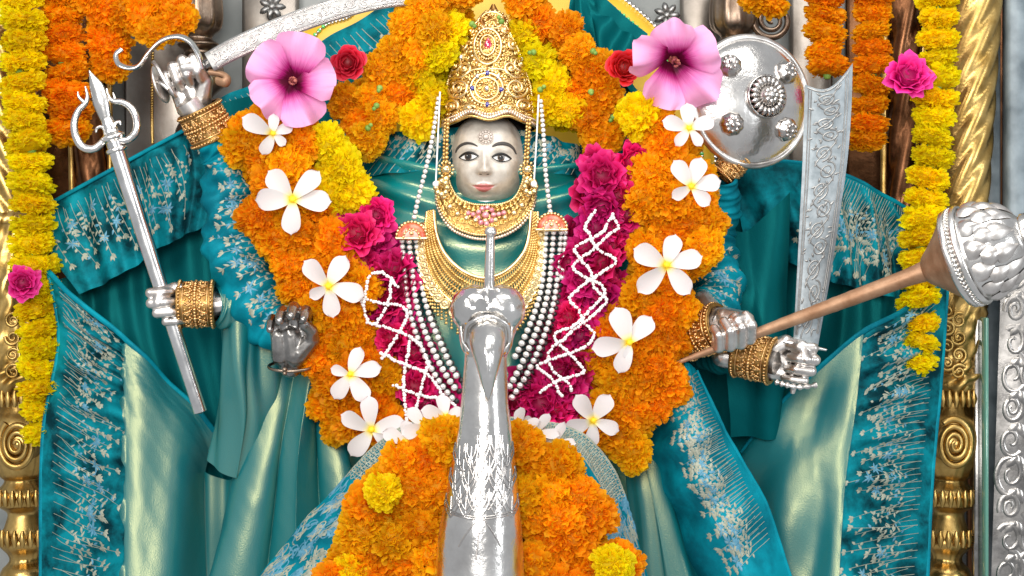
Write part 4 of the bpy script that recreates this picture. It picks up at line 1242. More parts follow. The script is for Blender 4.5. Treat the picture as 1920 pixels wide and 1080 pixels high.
def bib():
    t = thing('bib_necklace', 'wide gold mesh necklace with coin edge hanging round the teal chest', 'necklace', P(905, 600, -.09))
    inn = catmull([(813, 395, -.085), (819, 440, -.092), (836, 478, -.097), (868, 508, -.10), (908, 521, -.10), (948, 508, -.10), (980, 476, -.097), (992, 440, -.092), (996, 395, -.085)], 110)
    out = catmull([(797, 398, -.075), (787, 462, -.082), (797, 520, -.087), (827, 572, -.09), (908, 630, -.092), (965, 598, -.09), (1000, 545, -.087), (1016, 482, -.082), (1012, 398, -.075)], 110)
    G = loft([inn, (inn + out) / 2, out], 110, 14); S = Surf(G)
    nn_ = MB()
    rows = 6
    for j in range(rows):
        v = .06 + .66 * j / (rows - 1)
        cnt = 74 + 6 * j
        p, nn = S.at([((i + (.5 if j % 2 else 0)) / cnt, v) for i in range(cnt)])
        nn_.beads(p, .0034)
    for i in range(80):
        for sgn in (-1, 1):
            nn_.tube(S.at([(np.clip(i / 80 + sgn * k * .010, 0, 1), .06 + .66 * k) for k in np.linspace(0, 1, 5)])[0], .0011, 5, caps=False)
    nn_.build('net', M['gold'], t, kind='stuff')
    m = MB(); m.tube(S.at([(u, .0) for u in np.linspace(0, 1, 110)])[0], .0036, 8); m.build('inner_rim', M['gold_pale'], t)
    m = MB(); m.tube(S.at([(u, .76) for u in np.linspace(0, 1, 110)])[0], .0030, 8); m.build('outer_rim', M['gold_pale'], t)
    # coins
    cm = MB(); cm.lathe(catmull([(0, .0024), (.004, .0026), (.006, .0016), (.0085, .003), (.0098, .0022), (.0098, -.002), (0, -.002)], 26), (0, 0, 0), (0, 0, 1), 20, mod=lambda th, z: 1 + .04 * np.sin(8 * th))
    cme = cm.mesh('coin', M['gold_pale'])
    for u in np.linspace(.06, .94, 31):
        p, nn = S.at([(u, .90)])
        place('coin', cme, t, frame_M(p[0] + nn[0] * .004, nn[0], u * 20))
    f = MB()
    for u in np.linspace(.10, .90, 50):
        p, nn = S.at([(u, 1.0)])
        f.beads([p[0] + np.array((0, -.003, -.005 - .0062 * k)) for k in range(4)], [.003, .0028, .0026, .0034])
    f.build('fringe', M['gold'], t, kind='stuff')
bib()

# ------------------------------------------------------------------ weapons
def blade(mb, L, R, y, thick):
    """two edge lines of pixel points -> blade with a lens section; returns the front surface"""
    n = 90
    L = catmull(np.array(L, float), n); R = catmull(np.array(R, float), n)
    us = np.linspace(0, 1, 9)
    yy = y if np.ndim(y) else np.full(n, y)
    def side(sg):
        G = np.zeros((9, n, 3))
        for i, u in enumerate(us):
            k = min(1, min(u, 1 - u) * 6)
            for j in range(n):
                q = L[j] * (1 - u) + R[j] * u
                G[i, j] = P(q[0], q[1], yy[j] + sg * thick * k)
        return G
    F, B = side(-1), side(1)
    mb.grid(F); mb.grid(B, flip=True)
    for e in (0, -1):
        mb.grid(np.stack([F[:, e], B[:, e]], 1))
    return Surf(F)
def engrave(mb, S, n, r0, seed=0, w=.0032, h=.0018, inner=.30, v0=.03, v1=.97):
    for u in (.09, .14, .86, .91):
        S.ribbon(mb, [(u, v) for v in np.linspace(v0, v1, 70)], w * .7, h * .8)
    r = random.Random(seed)
    for i in range(n):
        v = v0 + (v1 - v0) * (i + .5) / n
        sg = 1 if i % 2 else -1
        c = (.5 + sg * .06, v)
        sp = scroll_pts((0, 0), r0, 1.9, -sg * 1.57, sg, 34, .85)
        S.ribbon(mb, [(c[0] + a / S.lu, c[1] + b / S.lv) for a, b in sp], np.linspace(w, w * .6, 34), h)
        for k in range(6):
            a = r.uniform(0, TAU); q = r.uniform(1.0, 1.5)
            S.leaf(mb, (np.clip(.5 + math.cos(a) * r0 * q / S.lu, .2, .8), c[1] + math.sin(a) * r0 * q / S.lv), a + r.uniform(-1, 1), r0 * .6, r0 * .24, h)
        S.ribbon(mb, [(.5 - sg * .22 * math.cos(k), v + (k / math.pi - .5) * (v1 - v0) / n * 1.3) for k in np.linspace(0, math.pi, 14)], w * .8, h)

t = thing('curved_sword', 'curved engraved silver sword raised at the top with a hooked knuckle guard', 'sword', P(390, 115, -.08))
m = MB()
S = blade(m, [(383, 100), (440, 68), (520, 33), (600, 4), (690, -18), (790, -30)], [(402, 133), (452, 108), (525, 76), (610, 45), (700, 20), (795, 6)], np.linspace(-.075, -.02, 90), .004)
o = m.build('blade', M['silver_work'], t)
e = MB(); engrave(e, S, 17, .0095, 3, .0026, .0016); e.build('engraving', M['silver_boss'], o, kind='stuff')
m = MB()
pts = catmull(PP([(228, 92, -.08), (217, 103, -.085), (223, 120, -.09), (243, 127, -.09), (262, 122, -.09), (280, 98, -.09), (303, 76, -.09), (332, 68, -.09), (356, 78, -.085), (372, 102, -.08), (380, 128, -.075)]), 80)
# flat strap guard: broad in depth, thin in the plane
tt = nrm(np.gradient(pts, axis=0)); sd = nrm(np.cross(tt, np.array((0, 1.0, 0))))
wd = np.interp(np.linspace(0, 1, 80), [0, .12, .3, .7, 1], [.004, .008, .016, .018, .010])
ring = []
for a in np.linspace(0, TAU, 12, endpoint=False):
    ring.append(pts + sd * (.0045 * math.cos(a)) + np.array((0, 1.0, .25)) * (wd * math.sin(a))[:, None])
m.grid(np.array(ring), close=True); m.build('knuckle_guard', M['steel'], t)
m = MB(); m.tube(catmull(PP([(300, 160, -.05), (345, 143, -.05), (395, 118, -.06)]), 12), .011, 12); m.build('grip', M['silver_dark'], t)
m = MB()
m.lathe(catmull([(0, -.006), (.022, -.006), (.034, -.002), (.036, .003), (.02, .007), (0, .008)], 24), P(300, 158, -.055), P(330, 148, -.06) - P(300, 158, -.055), 26)
m.tube(catmull(PP([(287, 116, -.08), (296, 128, -.09), (308, 150, -.095), (322, 172, -.09), (330, 182, -.08)]), 20), .004, 8)
m.tube(catmull(PP([(287, 153, -.07), (300, 155, -.09), (316, 168, -.095)]), 12), .0035, 8)
m.build('pommel', M['silver_hand'], t)
m = MB()
m.tube(catmull(PP([(392, 135, -.06), (412, 138, -.06), (425, 145, -.065), (422, 155, -.07), (408, 152, -.06)]), 24), [.006] * 24, 10, sq=1.6)
m.build('guard_scroll', M['brownish'], t)

t = thing('broad_sword', 'broad upright engraved silver sword held beside the round shield', 'sword', P(1510, 640, -.07))
m = MB()
S = blade(m, [(1509, 158), (1507, 230), (1504, 320), (1499, 420), (1494, 520), (1487, 648)], [(1599, 118), (1596, 210), (1589, 300), (1575, 400), (1560, 500), (1534, 648)], np.linspace(-.13, -.06, 90), .005)
# the hollow top edge: bend the last rows into a curve
o = m.build('blade', M['blade'], t)
v = np.array([x.co[:] for x in o.data.vertices])
loc = v + ORIG[t.name]
top = P(1509, 158, -.13); tr = P(1599, 118, -.13)
kx = np.clip((loc[:, 0] - top[0]) / (tr[0] - top[0]), 0, 1)
near = np.clip((loc[:, 2] - P(0, 260, -.12)[2]) / .10, 0, 1)
v[:, 2] -= .026 * np.sin(kx * math.pi) * near
v[:, 2] -= .0 * near
o.data.vertices.foreach_set('co', v.ravel())
G2 = S.G.copy(); kx = np.clip((G2[..., 0] - top[0]) / (tr[0] - top[0]), 0, 1); near = np.clip((G2[..., 2] - P(0, 260, -.12)[2]) / .10, 0, 1)
G2[..., 2] -= .026 * np.sin(kx * math.pi) * near
S = Surf(G2)
e = MB(); engrave(e, S, 13, .0165, 9, .0034, .0022, v0=.02)
S.ribbon(e, [(u, .012) for u in np.linspace(.06, .94, 20)], .003, .002)
e.build('engraving', M['silver_work'], o, kind='stuff')
m = MB(); m.tube(PP([(1468, 640, -.07), (1508, 648, -.08), (1549, 656, -.07)]), [.0025, .0045, .0025], 8); m.build('cross_guard', M['silver'], t)
m = MB(); m.tube(PP([(1503, 648, -.06), (1495, 720, -.06)]), .010, 12); m.build('grip', M['silver_dark'], t)
m = MB()
m.tube(catmull(PP([(1454, 716, -.07), (1475, 722, -.08), (1500, 726, -.08), (1530, 722, -.07)]), 26), .0045 + .0018 * np.sin(np.arange(26) * 1.6), 8)
m.tube(PP([(1488, 722, -.06), (1486, 738, -.06)]), [.008, .004], 10)
m.build('pommel_plate', M['silver_hand'], t)

# trident
t = thing('trident', 'silver trident with curled side prongs leaning in the lower left fist', 'trident', P(375, 770, -.07))
TB, TE = P(214, 266, -.10), P(376, 772, -.05)
m = MB(); m.tube(np.array([TB + (TE - TB) * k for k in np.linspace(0, 1, 30)]), np.linspace(.0155, .0125, 30), 20); m.build('shaft', M['steel'], t)
ax = nrm(TB - TE)
m = MB(); m.lathe(catmull([(.012, -.02), (.019, -.018), (.019, -.012), (.014, -.008), (.015, 0), (.022, .006), (.022, .012), (.015, .018), (.013, .03), (.010, .045), (.006, .05)], 40), TB, ax, 26); m.build('collar', M['silver'], t)
m = MB()
cl = [P(205, 240, -.105), P(198, 222, -.107), P(189, 190, -.11), P(180, 160, -.11), P(167, 132, -.11)]
cl = catmull(cl, 24); w = np.interp(np.linspace(0, 1, 24), [0, .2, .5, .75, 1], [.004, .009, .0155, .0125, .0005])
e1 = nrm(np.cross(ax, (0, 1, 0)))
G = []
for k in np.linspace(0, TAU, 13)[:-1]:
    c_, s_ = math.cos(k), math.sin(k)
    G.append(cl + e1 * (w * np.sign(c_) * abs(c_) ** 1.4)[:, None] + np.array((0, 1.0, 0)) * (w * .55 * np.sign(s_) * abs(s_) ** 1.4)[:, None])
m.grid(np.array(G), close=True); m.build('centre_blade', M['silver'], t)
for lab, pts, tip in (('a', [(207, 250), (196, 262), (178, 278), (156, 276), (143, 258), (139, 232), (147, 208), (160, 194), (164, 180), (160, 162)], [(200, 250), (192, 238), (182, 240), (180, 248)]),
                      ('b', [(211, 248), (222, 262), (240, 262), (254, 248), (256, 226), (247, 204), (230, 192), (214, 190), (204, 182), (200, 166)], [(213, 244), (216, 232), (224, 228), (226, 234)])):
    m = MB(); c = catmull(PP(pts, -.105), 60)
    m.tube(c, np.interp(np.linspace(0, 1, 60), [0, .3, .55, .8, 1], [.0055, .0075, .0068, .005, .0018]), 12)
    m.tube(catmull(PP(tip, -.108), 16), np.linspace(.004, .0022, 16), 8)
    q = catmull(PP([pts[7], ((pts[7][0] * 1.0 + pts[8][0]) / 2 + (-14 if lab == 'a' else 6), pts[8][1] + 2), (pts[8][0] + (-18 if lab == 'a' else 8), pts[8][1] - 8)], -.105), 14)
    m.tube(q, np.linspace(.004, .0012, 14), 8)
    m.build('side_prong', M['silver'], t)

# shield: a dome turned to the right
def shield():
    ctr = P(1408, 190, .0)
    axis = nrm(np.array((.34, -.93, .02)))
    t = thing('round_shield', 'round polished silver shield with five embossed bosses', 'shield', ctr)
    Rr = .127
    prof = catmull([(0, .046), (.035, .0435), (.07, .034), (.10, .018), (.115, .005), (.1165, .002)], 50)
    m = MB(); m.lathe(prof, ctr, axis, 80); m.build('dome', M['silver'], t)
    m = MB(); m.lathe(catmull([(.115, .004), (.119, .006), (.124, .004), (.127, -.002), (.124, -.008), (.112, -.008), (.110, -.004)], 40), ctr, axis, 80); m.build('rim', M['silver_hand'], t)
    ref = np.array((0, 0, 1.0)); a = nrm(ref - axis * np.dot(ref, axis)); b = np.cross(axis, a)
    def onshield(x, y):          # picture-right, up  on the shield disc
        r = math.hypot(x, y)
        h = np.interp(r, prof[:, 0], prof[:, 1])
        return ctr + axis * h + (-b if np.dot(b, (1, 0, 0)) < 0 else b) * x + a * y
    def dome_n(x, y):
        e = 1e-3; p = onshield(x, y); return -nrm(np.cross(onshield(x + e, y) - p, onshield(x, y + e) - p)) * (-1 if np.dot(np.cross(onshield(x + e, y) - p, onshield(x, y + e) - p), axis) > 0 else 1)
    def boss(x, y, R, big):
        p = onshield(x, y); n = dome_n(x, y)
        if np.dot(n, axis) < 0: n = -n
        m = MB()
        if big:
            m.lathe(catmull([(R, -.002), (R * 1.02, .003), (R * .95, .006), (R * .88, .003), (R * .5, .004), (R * .48, .010), (R * .36, .018), (R * .2, .023), (R * .12, .027), (0, .028)], 60), p, n, 48)
            up = nrm(np.array((0, 0, 1.0)) - n * n[2]); sd = np.cross(n, up)
            for k in range(20):
                an = k / 20 * TAU; dd = math.cos(an) * up + math.sin(an) * sd
                m.tube([p + dd * R * q + n * h for q, h in ((.50, .006), (.62, .011), (.76, .0105), (.88, .004))], [.0025, .0047, .0055, .003], 7)
            for k in range(8):
                an = k / 8 * TAU; dd = math.cos(an) * up + math.sin(an) * sd
                m.beads([p + dd * R * .27 + n * .019], .0062, fine=True)
        else:
            m.lathe(catmull([(R, -.002), (R * 1.0, .004), (R * .86, .010), (R * .6, .016), (R * .3, .019), (0, .020)], 40), p, n, 30, mod=lambda th, z: 1 + .045 * np.sin(9 * th))
            up = nrm(np.array((0, 0, 1.0)) - n * n[2]); sd = np.cross(n, up)
            for k in range(8):
                an = k / 8 * TAU; dd = math.cos(an) * up + math.sin(an) * sd
                m.beads([p + dd * R * .50 + n * .0155], R * .2, fine=True)
            m.beads([p + n * .019], R * .2, fine=True)
        m.build('boss', M['silver_boss'], t)
    boss(.008, .004, .041, True)
    for x, y in ((-.058, .060), (.056, .052), (-.057, -.047), (.056, -.054)): boss(x, y, .0225, False)
shield()

# mace
t = thing('mace', 'long copper handled mace with embossed silver tulip head', 'mace', P(1372, 622, -.14))
MA, MBp = P(1262, 683, -.09), P(1738, 507, -.19)
axm = nrm(MBp - MA)
m = MB(); L = np.linalg.norm(MBp - MA)
k = np.linspace(0, 1, 60)
m.tube(np.array([MA + (MBp - MA) * q for q in k]), np.interp(k, [0, .1, .25, .6, .93, 1], [.003, .0055, .0085, .0125, .0155, .019]) * (1 + .04 * (np.sin(k * 90) > .9)), 20)
m.build('shaft', M['brownish'], t)
axh = nrm(axm + np.array((0, -.28, 0)))
m = MB()
KM = .90
m.lathe(KM * catmull([(.020, -.006), (.030, .002), (.046, .022), (.066, .044), (.084, .060), (.088, .066)], 40), MBp, axh, 56, mod=lambda th, z: 1 + .04 * np.abs(np.sin(4.5 * th)) * np.clip(z * 30, 0, 1))
m.build('cup', M['brownish'], t)
m = MB()
m.lathe(KM * catmull([(.086, .062), (.097, .064), (.100, .072), (.096, .079), (.098, .084), (.102, .090), (.099, .098), (.092, .100)], 40), MBp, axh, 60)
ref = np.array((0, 0, 1.0)); e1 = nrm(ref - axh * np.dot(ref, axh)); e2 = np.cross(axh, e1)
m.beads([MBp + axh * .080 * KM + (.098 * KM) * (math.cos(a) * e1 + math.sin(a) * e2) for a in np.linspace(0, TAU, 64, endpoint=False)], .0042)
m.build('rim', M['silver'], t)
prof = KM * catmull([(.092, .098), (.092, .106), (.087, .130), (.077, .156), (.058, .184), (.042, .198), (.040, .204), (.044, .208), (.036, .222), (.0, .232)], 70)
m = MB(); m.lathe(prof, MBp, axh, 60); m.build('dome', M['silver'], t)
pm = MB()
def mp(a, z, k=0.0): 
    r = np.interp(z, prof[:, 1], prof[:, 0]); return MBp + axh * z + (r + k) * (math.cos(a) * e1 + math.sin(a) * e2)
for row, (z0, z1, n, off) in enumerate(((.095, .131, 12, 0), (.117, .155, 12, .5), (.140, .175, 10, 0))):
    for i in range(n):
        a0 = (i + off) / n * TAU; hw = .42 * TAU / n
        G = []
        for s_ in np.linspace(-1, 1, 7):
            G.append([mp(a0 + s_ * hw * math.sin(math.pi * min(.97, .28 + .72 * q) ) ** .8, z0 + (z1 - z0) * q, .0018 + .0085 * (1 - s_ * s_) * math.sin(math.pi * (.15 + .8 * q))) for q in np.linspace(0, 1, 8)])
        pm2 = MB(); pm2.grid(np.array(G)); pm2.build('leaf', M['silver_hand'], t)

# ------------------------------------------------------------------ swan
def swan():
    t = thing('swan_figure', 'tall silver swan neck and head with beak pointing down before the chest', 'swan figure', P(900, 1150, -.38))
    y0 = -.40; s = sc(y0)
    tab = [(600, 912, 36), (650, 911, 38), (700, 910, 41), (750, 909, 44), (795, 909, 49), (850, 907, 57), (900, 905, 64), (950, 903, 71), (1000, 901, 78), (1080, 899, 84), (1160, 898, 88)]
    A = catmull(np.array(tab, float), 120)
    n = 64; th = np.linspace(0, TAU, n + 1)
    G = np.zeros((n + 1, 120, 3))
    for j in range(120):
        c = P(A[j, 1], A[j, 0], y0); r = A[j, 2] / 1000 * s
        G[:, j] = c + r * np.stack([np.sin(th), np.cos(th) * -1.0 * 1.05, 0 * th], -1)
    m = MB(); m.grid(G); nk = m.build('neck', M['silver'], t)
    S = Surf(G); S.N = nrm(G - np.stack([np.array([P(A[j, 1], A[j, 0], y0) for j in range(120)])] * (n + 1), 0))
    def V(py): return (py - 600) / 560
    def uv(dx, py):
        w = np.interp(py, A[:, 0], A[:, 2]); k = np.clip(dx / w, -.98, .98)
        return (0 + math.asin(k) / TAU) % 1.0, V(py)
    # roll the seam behind: shift u so that the front is at .5
    G2 = np.concatenate([G[n // 2:-1], G[:n // 2 + 1]], 0); S = Surf(G2); S.N = nrm(G2 - np.stack([np.array([P(A[j, 1], A[j, 0], y0) for j in range(120)])] * (n + 1), 0))
    e = MB()
    def st(pts, w=.0034, h=.002):
        S.ribbon(e, [((u + .5) % 1.0, v) for u, v in [uv(*p) for p in pts]], w, h)
    r = random.Random(2)
    for row, py0_ in enumerate(range(850, 965, 28)):
        py = py0_
        w = np.interp(py, A[:, 0], A[:, 2])
        cnt = 5 if row % 2 == 0 else 4
        for i in range(cnt):
            dx = (i - (cnt - 1) / 2) * w * .42
            py = py0_ + r.uniform(-9, 9)
            for k in (1.0, .68):
                fw, fl = w * .235 * k, 48 * k
                a = [(dx - fw, py), (dx - fw * .9, py + fl * .4), (dx - fw * .5, py + fl * .75), (dx, py + fl)]
                b_ = [(dx + fw, py), (dx + fw * .9, py + fl * .4), (dx + fw * .5, py + fl * .75), (dx, py + fl)]
                st([tuple(q) for q in catmull(a, 10)], .0030); st([tuple(q) for q in catmull(b_, 10)], .0030)
            st([(dx, py + 4), (dx, py + 38)], .0022)
    for py0 in (990, 995):
        q = [(x, py0 + 14 * (1 - (x / 74) ** 2)) for x in np.linspace(-72, 72, 30)]
        st(q, .0030, .0022)
    st([(q * 40, 1000 + 60 * abs(q)) for q in np.linspace(-1, 1, 14)], .003)
    st([(4, 1010), (-2, 1040), (-6, 1075)], .003)
    e.build('feather_engraving', M['silver_boss'], nk, kind='stuff')
    # head: two swelling cheeks and a hood over the beak, one skin
    m = MB()
    yh = -.43
    for px, py, rx, ry, rz, yy in ((889, 579, .041, .050, .042, yh), (941, 579, .041, .050, .042, yh), (915, 602, .052, .048, .050, yh + .01), (912, 645, .040, .042, .050, yh + .03), (880, 625, .018, .03, .040, yh), (944, 625, .018, .03, .040, yh)):
        V_, F_, _, _ = ico()
        m.add(V_ * np.array((rx, ry, rz)) + P(px, py, yy), F_)
    me = m.mesh('head_rough', M['silver']); ob = bpy.data.objects.new('head_rough', me); COL.objects.link(ob)
    r_ = ob.modifiers.new('r', 'REMESH'); r_.mode = 'VOXEL'; r_.voxel_size = .003; r_.use_smooth_shade = True
    s_ = ob.modifiers.new('s', 'SMOOTH'); s_.iterations = 22; s_.factor = .5
    out = bpy.data.meshes.new_from_object(ob.evaluated_get(bpy.context.evaluated_depsgraph_get())); bpy.data.objects.remove(ob)
    out.name = 'head'
    hd = place('head', out, t, Matrix.Identity(4)); hd.matrix_basis = Matrix.Translation(-Vector(ORIG[t.name])); ORIG[hd.name] = ORIG[t.name] * 0 + ORIG[t.name]
    # beak
    bk = np.array([(592, 914, 14, -.455, .02), (606, 914, 31, -.462, .03), (630, 914, 34, -.480, .036), (655, 914, 31, -.495, .036), (680, 915, 24, -.505, .030), (704, 915, 17, -.512, .022), (725, 915, 11, -.517, .014), (742, 915, 5.5, -.520, .008), (752, 915, 1, -.521, .003)], float)
    B = catmull(bk, 60); nb = 32; th = np.linspace(0, TAU, nb, endpoint=False)
    GB = np.zeros((nb, 60, 3))
    for j in range(60):
        c = P(B[j, 1], B[j, 0], B[j, 3]); w = B[j, 2] / 1000 * sc(B[j, 3])
        sn = np.sin(th); cs = np.cos(th)
        ridge = np.where(cs > 0, cs ** 1.0 + .10 * np.exp(-(sn / .15) ** 2), cs * .6)
        GB[:, j] = c + np.stack([w * sn, -B[j, 4] * ridge, 0 * th], -1)
    m = MB(); m.grid(GB, close=True); m.build('beak', M['silver'], t)
    # arched ridge where the hood meets the beak
    m = MB(); m.tube(catmull(PP([(872, 640, -.468), (876, 612, -.478), (892, 600, -.485), (914, 593, -.487), (936, 600, -.485), (952, 612, -.478), (955, 640, -.468)]), 30), .0035, 8)
    for sg in (-1, 1): m.tube(catmull(PP([(912 + sg * 48, 612, -.455), (912 + sg * 44, 640, -.455), (912 + sg * 32, 658, -.455)]), 14), .0028, 8)
    m.build('brow_ridge', M['silver'], t)
    # crest stalk
    a0, a1 = P(917, 545, -.43), P(920, 426, -.44)
    m = MB(); LL = np.linalg.norm(a1 - a0)
    m.lathe(catmull([(.011, -.01), (.0095, .0), (.0085, .02), (.0075, LL * .7), (.007, LL * .86), (.010, LL * .9), (.0098, LL * .95), (.006, LL * 1.0), (0, LL * 1.01)], 50), a0, a1 - a0, 20)
    m.build('crest_stalk', M['silver'], t)
    # cloth over its back, spread behind the flowers
    c = thing('swan_cloth', 'turquoise brocade cloth with small ring pattern laid over the swan back', 'cloth', P(900, 1150, -.25))
    out_ = catmull([(470, 1110, -.10), (540, 1010, -.12), (620, 930, -.15), (690, 850, -.18), (760, 800, -.20), (840, 786, -.22), (910, 784, -.225), (985, 786, -.22), (1060, 800, -.20), (1120, 838, -.18), (1165, 905, -.15), (1195, 1000, -.12), (1225, 1110, -.10)], 120)
    mid_ = catmull([(540, 1110, -.20), (600, 1020, -.21), (660, 950, -.23), (725, 880, -.255), (785, 835, -.27), (850, 825, -.28), (910, 825, -.28), (975, 825, -.28), (1035, 835, -.27), (1085, 875, -.255), (1120, 940, -.23), (1150, 1020, -.21), (1175, 1110, -.2)], 120)
    in_ = catmull([(640, 1110, -.22), (690, 1040, -.23), (730, 980, -.24), (780, 930, -.25), (830, 900, -.26), (870, 890, -.26), (910, 890, -.26), (950, 890, -.26), (990, 900, -.26), (1030, 930, -.25), (1065, 980, -.24), (1085, 1040, -.23), (1100, 1110, -.22)], 120)
    bot = catmull([(760, 1110, -.28), (780, 1080, -.28), (800, 1060, -.28), (830, 1040, -.28), (850, 1030, -.28), (880, 1030, -.28), (910, 1030, -.28), (930, 1030, -.28), (960, 1030, -.28), (980, 1040, -.28), (1000, 1060, -.28), (1010, 1080, -.28), (1020, 1110, -.28)], 120)
    G = loft([out_, mid_, in_, bot], 140, 60)
    G = folds(G, lambda U, V: .004 * np.sin(V * 18 + U * 4) + .005 * bumpy(U * 6, V * 2, 44) + .006 * np.sin(U * 60 + V * 6) * np.clip(.20 - U, 0, 1) * 5)
    m = MB(); m.grid(G); o = m.build('cloth', M['velvet'], c)
    S = Surf(G); e, b = MB(), MB()
    def ringm(u, v, R, w):
        a = np.linspace(0, TAU, 13); S.ribbon(e, [(u + math.cos(k) * R / S.lu, v + math.sin(k) * R / S.lv) for k in a], w, .001)
    u = .21
    while u < .86:
        for j in range(7):
            v = .015 + j * .034
            ringm(u + (.004 if j % 2 else 0), v, .0052, .0022)
            e.beads(S.at([(u + (.004 if j % 2 else 0), v)])[0], .0018)
            if j < 6: e.beads(S.at([(u + .0045, v + .017)])[0], .0024)
        u += .0105
    for vv in (.004, .245): S.ribbon(e, [(q, vv) for q in np.linspace(.2, .86, 160)], .003, .001)
    rr = random.Random(8)
    for rng_ in ((.0, .2), (.86, 1.0)):
        for i in range(75):
            u = rr.uniform(*rng_); v = rr.uniform(.0, .42)
            sp = scroll_pts((0, 0), rr.uniform(.007, .013), 1.3, rr.uniform(0, TAU), rr.choice((-1, 1)), 16)
            mb_ = e if rr.random() < .4 else b
            S.ribbon(mb_, [(u + p[0] / S.lu, v + p[1] / S.lv) for p in sp], .0026, .001)
            for k in range(3): S.leaf(mb_, (u, v), rr.uniform(0, TAU), rr.uniform(.010, .018), .006)
    e.build('ring_pattern', M['zari'], o, kind='stuff'); b.build('blue_pattern', M['zari_blue'], o, kind='stuff')
swan()

# ------------------------------------------------------------------ flowers
def marigold_mesh(seed, mat, flat=.8, n=420, name='marigold'):
    r = np.random.default_rng(seed)
    m = MB()
    V, F, _, _ = ico()
    m.add(V * np.array((.74, .74, .72 * flat)), F, uv=np.tile((.5, .45), (len(V), 1)), col=np.array((.95, .93, .93)))
    i = np.arange(n) + .5
    z = 1 - 1.62 * i / n
    ph = i * 2.399963 + r.uniform(-.25, .25, n)
    lob = 1 + .07 * np.sin(3 * ph + seed) + .05 * np.sin(5 * ph + 2 * seed)
    for k in range(n):
        d = np.array((math.sqrt(max(0, 1 - z[k] ** 2)) * math.cos(ph[k]), math.sqrt(max(0, 1 - z[k] ** 2)) * math.sin(ph[k]), z[k]))
        d = nrm(d + r.normal(0, .13, 3))
        q = nrm(r.normal(0, 1, 3)); tg = nrm(np.cross(d, q)); nn = np.cross(tg, d)
        tip = (.86 + r.uniform(-.06, .17)) * lob[k]
        w = r.uniform(.10, .16)
        rows = []; bend = r.uniform(-.16, .16)
        for a, (rad, ww) in enumerate(((.50, .05), (.74, w * .85), (tip, w))):
            row = []
            for s in (-1, -.5, 0, .5, 1):
                off = nn * ((.05 * (1 - 1.6 * s * s) if a == 1 else 0) + (r.uniform(-.055, .055) if a == 2 else 0) + bend * (rad - .5) * 2)
                rr_ = rad + ((r.uniform(-.035, .02) - .075 * s * s) if a == 2 else 0)
                row.append(d * rr_ + tg * ww * s + off)
            rows.append(row)
        G = np.array(rows) * np.array((1, 1, flat))
        br = r.uniform(.86, 1.06)
        uv = np.stack(np.meshgrid(np.linspace(0, 1, 5), np.array((.1, .55, 1.0)))[::-1], -1)[..., ::-1]
        m.grid(G, col=np.array((br, br * r.uniform(.9, 1.05), br)), uv=uv)
    m.m = 1
    m.lathe(catmull([(.0, -.95 * flat), (.12, -.93 * flat), (.17, -.75 * flat), (.24, -.5 * flat), (.30, -.3 * flat)], 8), (0, 0, 0), (0, 0, 1), 9)
    return m.mesh(name, [mat, M['green']])
MG = {}
for c, nv in (('orange', 5), ('amber', 4), ('yellow', 5)):
    MG[c] = [marigold_mesh(i * 7 + len(c), M[c], .80) for i in range(nv)]
    MG[c + '_flat'] = [marigold_mesh(i * 11 + 3 + len(c), M[c], .60, 400) for i in range(4)]

def rose_mesh(seed, mat, n=26, rough=.10, name='rose', openk=.5):
    r = np.random.default_rng(seed); m = MB()
    for i in range(n):
        q = (i + .5) / n
        rad = .10 + .86 * q ** .62
        a0 = i * 2.399963 + r.uniform(-.3, .3)
        half = .50 + .55 * (1 - q) + r.uniform(-.05, .15)
        ph1, ph2 = r.uniform(0, TAU, 2)
        G = np.zeros((8, 6, 3))
        for a, s in enumerate(np.linspace(-1, 1, 8)):
            for b, h in enumerate(np.linspace(0, 1, 6)):
                ed = math.sqrt(max(0, 1 - .75 * abs(s) ** 2.6))
                hh = h * ed
                rr_ = rad * (.42 + .58 * hh ** .6) + openk * q * max(0, hh - .62) * 1.0 + rough * (math.sin(s * 4.5 + ph1) * hh * .6 + math.sin(s * 9 + hh * 5 + ph2) * .35 * hh)
                th = a0 + s * half
                zz = -.42 + (1.02 - .62 * q) * hh + rough * .7 * math.sin(s * 6 + ph2) * hh - .22 * q * max(0, hh - .7) * 2
                G[a, b] = (rr_ * math.cos(th), rr_ * math.sin(th), zz)
        br = r.uniform(.75, 1.15)
        uv = np.zeros((8, 6, 2)); uv[..., 0] = np.linspace(0, 1, 8)[:, None]; uv[..., 1] = np.linspace(.05, 1, 6)[None]
        m.grid(G, col=np.array((br, br, br)), uv=uv)
    V, F, _, _ = ico()
    m.add(V * np.array((.55, .55, .40)) + np.array((0, 0, -.15)), F, uv=np.tile((.5, .15), (len(V), 1)), col=np.array((.6, .6, .6)))
    return m.mesh(name, mat)
RS = [rose_mesh(i + 1, M['magenta'], 22, .17) for i in range(6)]
RS_P = [rose_mesh(i + 31, M['hotpink'], 24, .12) for i in range(2)]
RS_R = [rose_mesh(i + 61, M['red'], 22, .05, openk=.25) for i in range(2)]

